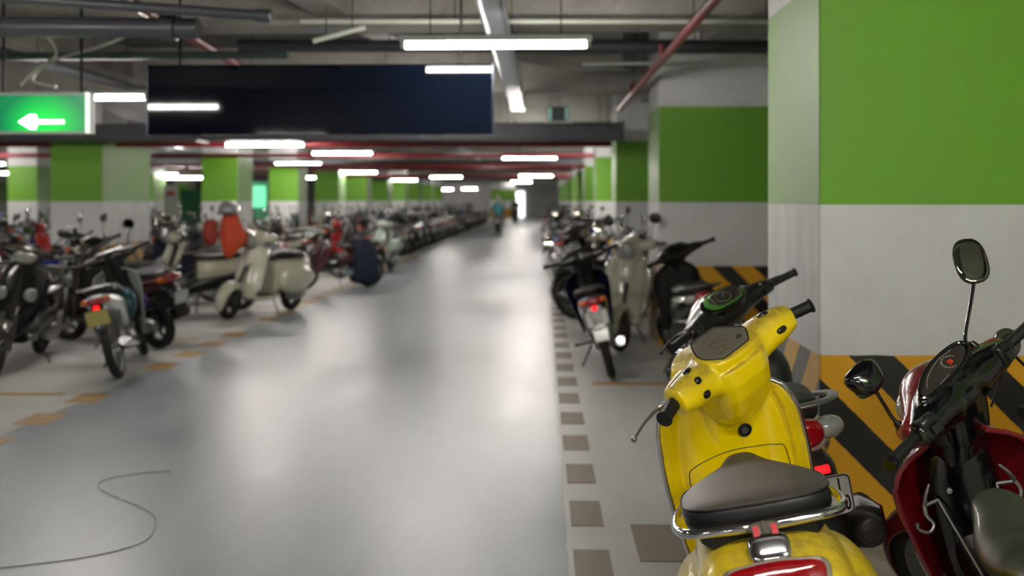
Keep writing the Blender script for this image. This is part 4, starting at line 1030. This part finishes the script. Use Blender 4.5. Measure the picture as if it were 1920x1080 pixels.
    for i, p in enumerate(P):
        d = (P[min(i + 1, len(P) - 1)] - P[max(i - 1, 0)]).normalized(); u = d.cross(Vector((0, 0, 1))).normalized()
        Rg.append([p + u * math.cos(t) * .019 + Vector((0, 0, 1)) * math.sin(t) * .009 for t in [2 * PI * k / 14 for k in range(14)]])
    gr.loft(Rg).make('grab_rail', railm or M['alu'], root)
    tl = G().ell((0, -.89, .74), (.075, .035, .05), Matrix.Rotation(.3, 3, 'X'), 24, 16, 2.6).make('tail_lamp', M['red_lens'], root)
    for s in (-1, 1): G().ell((s * .10, -.85, .735), (.055, .045, .036), Matrix.Rotation(s * .5, 3, 'Z'), 20, 12, 2.3).make('indicator_lamp', M['clear'] if lensclear else M['amber'], root)
    G().body([(-.98, 0, .40, .06, .02), (-.95, 0, .50, .075, .11), (-.88, 0, .58, .09, .1), (-.7, 0, .58, .09, .06)], n=18, e=3).make('rear_fender', M['black'], root)
    if lit: G().box((0, -.975, .64), (.09, .012, .028), Matrix.Rotation(-.2, 3, 'X')).make('glowing_reflector', M['lit_red'], root, bev=.006)
    plate(root, (0, -.99, .555), (1, 0, 0), (0, -.15, 1), .19, .14, plate_txt, plate_m or M['plate'], dx=(.056, .063) if detail else (0, 0))
    G().ell((-.11, -.5, .26), (.06, .24, .09), None, 20, 12, 2.6).make('engine_case', M['alu'], root)
    G().tube([(.08, -.1, .22), (.12, -.3, .2), (.14, -.42, .24), (.15, -.6, .29), (.155, -.85, .37), (.155, -.9, .38)], [.016, .02, .05, .06, .058, .035], 18, 5).make('exhaust', M['dull'], root)
    G().body([(-.84, .215, .40, .006, .04), (-.6, .22, .36, .008, .05), (-.45, .21, .32, .006, .035)], n=14, e=3).make('exhaust_guard', M['chrome'], root)
    stand(root)
    bake(list(root.children_recursive))
    ms = steer_m(steer, .64, .225, .44)
    for o in dict.fromkeys(ST): o.data.transform(ms)
    return root
def park(root, x, y, head, lean=9, z=0.0):
    """head: degrees clockwise from the aisle direction; lean: degrees to the bike's own left."""
    root.rotation_mode = 'XYZ'
    root.rotation_euler = (0, -math.radians(lean), -math.radians(head))
    root.location = (x, y, z + abs(math.sin(math.radians(lean))) * .035)
    return root
# ------------------------------------------------------------------ the nearest bikes
yellow = park(classic_scooter('dusty yellow classic scooter with black seat and chrome rear rail, nearest the camera', M['yellow'], .70, True), .725, 2.86, 6, 12)
paint('red_hero', '#6c0812', dust=.1)
olive = mat('seat_olive', '#262822', .3, coat=.25, dust=.55, dustcol='#5d6450', bump=.2, bs=700)
red = park(underbone('dark red step-through motorbike with black dashboard and bag hooks, beside the nearest column', M['red_hero'], .60, True, mirrors='hero', seatm=olive, name='red_motorbike'), 1.405, 2.60, 5, 18)
white = park(modern_scooter('white and black scooter with green ringed dial, parked behind the yellow scooter', M['white_paint'], .5, mirrors=False, green_dash=True, lit=True, detail=True, seatm=M['matt'], plate_txt=('1', '80')), 1.0, 4.2, -1.5, 13)

extra = park(underbone('black-gripped motorbike mostly out of view, its round mirror and bar end beside the red one', M['black_paint'], .5, seatm=M['matt']), 1.91, 3.2, 6, 10)
extra.scale = (.92, .92, .92)
# ------------------------------------------------------------------ bikes of the middle distance, right
blackplate = park(underbone('black and navy step-through motorbike with white license plate, leaning at the aisle edge', M['navy_paint'], .08, lit=True, whitefender=True, plate_txt=('C1 11', '5711'), seatm=M['matt']), .61, 8.98, 1, 15)
cream_r = park(classic_scooter('cream classic scooter facing the camera, next to the motorbike with the white plate', M['cream_paint'], -.4, front_trim=True, mirrors=True), .84, 10.55, 187, 6)
blk = park(modern_scooter('glossy black scooter with red tail lamp, parked against the second green column', M['black_paint'], .45, mirrors=False, lit=True, seatm=M['matt']), 1.33, 8.75, -3, 8)

red.scale = (.99, .99, .99)
# ------------------------------------------------------------------ bikes of the middle distance, left
L1 = park(underbone('white step-through motorbike with yellowed plate and red tail lamp, at the left aisle edge', M['white_paint'], .3, plate_m=M['plate_y'], rack=True, lit=True, seatm=M['matt']), -3.68, 8.85, -14, 13)
L3 = park(modern_scooter('maroon scooter with wide grey seat cover and fat exhaust, tail toward the aisle', M['maroon_paint'], .3, seatm=mat('grey_seat_cover', '#58585e', .5), lensclear=False), -4.42, 10.2, -66, 8)
L4 = park(modern_scooter('black scooter left of the white motorbike with the yellowed plate', M['black_paint'], .2, seatm=M['matt']), -4.78, 9.0, 168, 7)
L5 = park(underbone('black motorbike with dull silver exhaust, nearest of all in the left rows', M['black_paint'], .3, seatm=M['matt']), -5.62, 8.05, -42, 8)
L6 = park(modern_scooter('cream scooter with black lower body, left of the one carrying the orange jacket', M['cream_paint'], -.1, mirrors=False), -4.65, 13.15, -118, 6)
L7 = park(classic_scooter('cream classic scooter with black seat, carrying the orange jacket and helmet', M['cream_paint'], .12, front_trim=True), -3.66, 13.0, -156, 6)
L8 = park(underbone('maroon motorbike half covered with a dark navy cloth at the aisle edge', M['maroon_paint'], -.3, seatm=M['matt']), -3.5, 16.9, -125, 7)
L9 = park(modern_scooter('pale green-white sporty scooter facing the camera beyond the navy cloth', M['green_white_paint'], -.2), -3.3, 20.4, -170, 7)
L10 = park(modern_scooter('bright red scooter standing behind the black scooter at the left edge', M['bright_red_paint'], .3), -6.45, 10.9, -78, 8)
L12 = park(underbone('grey motorbike with pale handlebar standing behind the maroon scooter', M['silver_paint'], .4), -5.25, 11.65, -78, 8)

def cloth(name, label, c, cols, m, cat_, seed):
    """A draped garment: a closed skin that hangs in folds over what carries it."""
    rnd = random.Random(seed); g = G(); R = []
    for z, rx, ry, dx, dy in cols:
        ph = rnd.random() * 6
        R.append([(c[0] + dx + math.cos(t) * rx * (1 + .14 * math.sin(3 * t + 1.3 + z * 3) + .07 * math.sin(7 * t + ph)), c[1] + dy + math.sin(t) * ry * (1 + .14 * math.sin(4 * t + z * 4)), z + .012 * math.sin(5 * t + ph)) for t in [2 * PI * k / 36 for k in range(36)]])
    o = g.loft(R).make(name, m, None, sub=1); bake([o]); return tag(o, label, cat_)
cloth('rain_jacket', 'orange rain jacket draped over the handlebar of a cream classic scooter', (-3.93, 12.5, 0), [(1.35, .05, .05, 0, 0), (1.32, .09, .08, 0, 0), (1.22, .12, .1, .0, 0), (1.12, .15, .11, .03, .0), (1.02, .18, .11, .06, 0), (.95, .14, .1, .05, 0), (.88, .11, .08, .0, 0), (.80, .05, .05, -.02, 0), (.77, .02, .02, -.02, 0)], mat('orange_cloth', '#b8401c', .7), 'jacket', 3)
hm = empty('helmet', (-3.96, 12.5, 1.34), 'silver half helmet resting on top of the orange rain jacket', 'helmet')
G().lathe([(.115, -.01), (.125, .02), (.122, .07), (.10, .115), (.06, .145), (.001, .155)], (0, 0, 0), (0, 0, 1), 28).make('helmet_shell', M['silver_paint'], hm)
G().tube([(.12, 0, .01), (.13, -.06, .0), (.08, -.15, -.005), (-.08, -.15, -.005), (-.13, -.06, 0), (-.12, 0, .01)], .008, 8, 5).make('helmet_peak', M['black'], hm)
cloth('saddle_bag', 'red and yellow cloth bag hanging beside the orange rain jacket', (-4.2, 12.55, 0), [(1.26, .03, .03, 0, 0), (1.24, .08, .06, 0, 0), (1.1, .1, .08, 0, 0), (.98, .09, .07, 0, 0), (.94, .03, .03, 0, 0)], mat('bag_red', '#8c2a1c', .7), 'bag', 5)
cloth('cloth_cover', 'dark navy cloth hanging over the rear of the maroon motorbike', (-3.1, 17.1, 0), [(.86, .08, .1, -.05, .08), (.84, .2, .24, -.05, .08), (.7, .26, .26, 0, .05), (.45, .26, .24, .02, 0), (.2, .25, .22, .03, 0), (.1, .24, .21, .03, 0), (.07, .1, .1, .03, 0)], mat('navy_cloth', '#10182e', .8), 'cloth', 8)
cloth('plastic_bag', 'teal plastic bag hanging on the right side of the white left-hand motorbike', (-3.72, 8.75, 0), [(.72, .02, .02, 0, 0), (.70, .09, .08, 0, 0), (.6, .12, .1, 0, 0), (.5, .12, .1, 0, 0), (.44, .05, .05, 0, 0)], mat('teal_plastic', '#1f5a60', .35), 'bag', 9)
cloth('plastic_bag', 'small purple plastic bag hanging on the maroon scooter', (-3.86, 9.5, 0), [(.6, .02, .02, 0, 0), (.58, .05, .05, 0, 0), (.5, .07, .06, 0, 0), (.42, .03, .03, 0, 0)], mat('purple_plastic', '#3a2168', .4), 'bag', 10)

# ------------------------------------------------------------------ the packed rows: merged small bikes, one object each
def merged(root, name):
    dg = bpy.context.evaluated_depsgraph_get(); dg.update()
    import bmesh
    mats = []; bm = bmesh.new()
    for o in root.children_recursive:
        if o.type != 'MESH': continue
        mp = []
        for m_ in (o.data.materials if len(o.data.materials) else [None]):
            if m_ not in mats: mats.append(m_)
            mp.append(mats.index(m_))
        n0 = len(bm.faces); bm.from_mesh(o.data); bm.faces.ensure_lookup_table()
        for f in bm.faces[n0:]: f.material_index = mp[min(f.material_index, len(mp) - 1)]
    me = bpy.data.meshes.new(name); bm.to_mesh(me); bm.free()
    for m_ in mats: me.materials.append(m_)
    return me
def wipe(root):
    for o in list(root.children_recursive) + [root]: bpy.data.objects.remove(o)
PAINTS = ['black_paint', 'navy_paint', 'bright_red_paint', 'silver_paint', 'black_paint', 'maroon_paint', 'grey_paint', 'black_paint', 'grey_paint', 'cream_paint', 'black_paint', 'teal_paint', 'maroon_paint', 'navy_paint', 'white_paint', 'blue_paint', 'black_paint', 'grey_paint']
WORD = {'black_paint': 'black', 'navy_paint': 'navy', 'bright_red_paint': 'red', 'silver_paint': 'silver', 'white_paint': 'white', 'maroon_paint': 'maroon', 'grey_paint': 'dark grey', 'blue_paint': 'blue', 'cream_paint': 'cream', 'teal_paint': 'teal', 'green_white_paint': 'pale green'}
PROTO = []
swap = M['swap'] = mat('swap_paint', '#202020')
for kind, fn, kw in (('motorbike', underbone, dict(rack=True)), ('motorbike', underbone, dict(rack=False, spokes=False)), ('scooter', modern_scooter, dict()), ('scooter', classic_scooter, dict(mirrors=True)), ('motorbike', underbone, dict(rack=True, inner=swap))):
    r = fn('prototype', swap, random.choice((.35, -.2, .5)), **kw)
    me = merged(r, 'parked_' + kind); wipe(r)
    PROTO.append((kind, me, [i for i, m_ in enumerate(me.materials) if m_ == swap]))
def put(x, y, head, lean, pi, pn, rowword, zone):
    kind, me, idx = PROTO[pi]
    nm = 'parked_' + kind
    o = bpy.data.objects.new(nm, me); C.objects.link(o)
    for i in idx:
        o.material_slots[i].link = 'OBJECT'; o.material_slots[i].material = M[pn]
    lab = f"{WORD[pn]} {kind} {rowword}, {zone}"
    park(o, x, y, head, lean); tag(o, lab, kind, f"{WORD[pn]} {kind}s {rowword}, {zone}")
    return o
def zone_l(y):
    for a, b in ((21, 'by the nearest left column'), (27, 'by the second left column'), (33, 'by the third left column'), (42, 'past the third left column'), (54, 'past the fifth left column')):
        if y < a: return b
    return 'at the hall end'
def zone_r(y):
    for a, b in ((16.5, 'past the second right column'), (22.5, 'past the third right column'), (30, 'past the fourth right column'), (45, 'far along the right wall')):
        if y < a: return b
    return 'at the hall end'
rnd = random.Random(11)
def row(x, y0, y1, st, head, word, zf, jit=.08, skip=None):
    y = y0
    while y < y1:
        if not (skip and skip(y)):
            fl = rnd.random() < .2
            put(x + rnd.uniform(-jit, jit), y + rnd.uniform(-.03, .03), head + rnd.uniform(-3, 3) + (180 if fl else 0), 1 if fl else rnd.uniform(5, 7), rnd.randrange(len(PROTO)), rnd.choice(PAINTS), word, zf(y))
        y += st
# right-hand side: slanted between the columns, one along each column
RW = 'in the right-hand row'
for a in RC[1:9]:
    if a > 11 and not 28 < a < 29: put(.66, a + .5, rnd.choice((4, 184)), 8, rnd.randrange(len(PROTO)), rnd.choice(PAINTS), RW, zone_r(a))
    row(1.02, a + 2.3, a + 4.8, .8, 78, RW, zone_r, skip=lambda y: 18.7 < y < 20.5 or 28.3 < y < 30.1)
put(.62, 19.6, 12, 8, 0, 'bright_red_paint', 'at the right aisle edge', 'before the blue scooter')
put(.6, 29.2, 8, 8, 2, 'blue_paint', 'at the right aisle edge', 'standing out of the row')
# left-hand side: aisle row, second row, and the rows past the columns
row(-4.35, 22.0, 66, .82, -80, 'in the left row at the aisle edge', zone_l)
row(-5.45, 14.6, 21.4, .82, -80, 'in the left row behind the aisle edge', zone_l)
row(-7.1, 12.2, 14.3, .82, -82, 'in the left row before the nearest column', zone_l)
row(-7.5, 17.9, 21.2, .82, -82, 'in the packed second left row', zone_l)
row(-6.4, 22.4, 60, .86, -84, 'in the packed second left row', zone_l, skip=lambda y: any(a - .5 < y < a + d + .5 for a, d in LC))
row(-9.5, 11, 62, .88, 84, 'in the first row beyond the left columns', zone_l, skip=lambda y: 23.4 < y < 25.2 or 29.6 < y < 31.4)
row(-11.5, 13, 60, .95, 88, 'in the middle row beyond the left columns', zone_l)
row(-16.4, 23.2, 60, 1.15, 84, 'in the outermost left row', zone_l, skip=lambda y: any(a - .8 < y < a + 1.9 for a in (27.6, 36, 46, 58)))

# ------------------------------------------------------------------ the far riders
def skin_body(name, joints, edges, m, parent=None, root_i=0, sub=2):
    me = bpy.data.meshes.new(name); me.from_pydata([j[:3] for j in joints], edges, [])
    o = bpy.data.objects.new(name, me); C.objects.link(o)
    if parent: o.parent = parent
    o.modifiers.new('skin', 'SKIN')
    for i, j in enumerate(joints):
        sv = me.skin_vertices[0].data[i]; sv.radius = (j[3], j[4] if len(j) > 4 else j[3]); sv.use_root = (i == root_i)
    q = o.modifiers.new('sub', 'SUBSURF'); q.levels = q.render_levels = sub
    me.materials.append(m)
    o.modifiers['skin'].use_smooth_shade = True
    return o
def rider(x, y, label, shirt, trousers, head_ang=0, bike=None):
    """A person seated astride, forearms out to the grips (bike space, seat about .78 high)."""
    r = empty('person', (x, y, 0), label, 'person'); r.rotation_euler.z = -math.radians(head_ang)
    J = [(0, -.22, .86, .15, .12), (0, -.20, 1.02, .13, .1), (0, -.15, 1.2, .16, .1), (0, -.12, 1.34, .13, .08), (0, -.10, 1.42, .05, .05), (0, -.08, 1.5, .05, .055)]
    E = [(0, 1), (1, 2), (2, 3), (3, 4), (4, 5)]
    for s in (-1, 1):
        b = len(J)
        J += [(s * .19, -.12, 1.33, .055), (s * .26, -.02, 1.12, .042), (s * .29, .10, 1.05, .03), (s * .31, .17, 1.045, .026)]
        E += [(3, b), (b, b + 1), (b + 1, b + 2), (b + 2, b + 3)]
        b = len(J)
        J += [(s * .12, -.16, .85, .09), (s * .2, .2, .78, .065), (s * .19, .16, .42, .045), (s * .2, .2, .31, .04), (s * .21, .32, .29, .03)]
        E += [(0, b), (b, b + 1), (b + 1, b + 2), (b + 2, b + 3), (b + 3, b + 4)]
    skin = mat('skin_tone', '#9b6a4c', .6) if 'skin_tone' not in M else M['skin_tone']; M['skin_tone'] = skin
    body = skin_body('body', J, E, skin, r)
    hd = G().ell((0, -.06, 1.56), (.078, .1, .118), None, 20, 14).ell((0, .04, 1.55), (.014, .022, .02), None, 8, 6)
    for s in (-1, 1): hd.ell((s * .08, -.06, 1.55), (.014, .024, .032), None, 8, 6)
    hd.make('head', skin, r)
    G().lathe([(.118, -.03), (.125, .02), (.112, .08), (.07, .125), (.001, .14)], (0, -.07, 1.59), (0, -.05, 1), 24).make('helmet', M['white_paint'], r)
    g = G().body([(.84, 0, -.22, .17, .15), (.95, 0, -.21, .165, .14), (1.1, 0, -.18, .185, .13), (1.25, 0, -.14, .2, .12), (1.36, 0, -.12, .16, .10), (1.41, 0, -.11, .07, .07)], 'z', 24, 2.3)
    for s in (-1, 1): g.tube([(s * .15, -.12, 1.33), (s * .21, -.08, 1.25), (s * .26, -.02, 1.12), (s * .29, .09, 1.05)], [.08, .07, .056, .045], 14, 5)
    g.make('shirt', shirt, r, rem=.018, smi=3)
    g = G().ell((0, -.2, .85), (.18, .16, .1))
    for s in (-1, 1): g.tube([(s * .1, -.16, .85), (s * .2, .2, .79), (s * .19, .17, .5), (s * .19, .19, .36)], [.11, .085, .065, .055], 14, 5)
    g.make('trousers', trousers, r, rem=.018, smi=3)
    for s in (-1, 1): G().ell((s * .205, .26, .29), (.045, .12, .04)).make('shoe', M['black'], r)
    bake(list(r.children_recursive)); return r
rb = PROTO[2]
o = put(-1.98, 45.9, 2, 0, 2, 'white_paint', 'ridden down the middle of the aisle', 'under the rider in the teal jacket'); o['label'] = 'white scooter ridden down the middle of the aisle by a teal-jacketed rider'; del o['group']
rider(-1.98, 45.9, 'person in a teal jacket and helmet riding a white scooter away down the aisle', mat('teal_jacket', '#3f8f96', .7), mat('beige_trousers', '#8a8274', .8), 2)
o = put(-1.72, 66, 185, 0, 2, 'black_paint', 'ridden toward the camera', 'at the end of the aisle'); o['label'] = 'black scooter ridden toward the camera at the end of the aisle'; del o['group']
rider(-1.72, 66, 'person in a dark green jacket riding a black scooter at the end of the aisle', mat('green_jacket', '#1e4a2c', .7), M['matt'], 185)
bpy.data.materials.remove(swap) if False else None
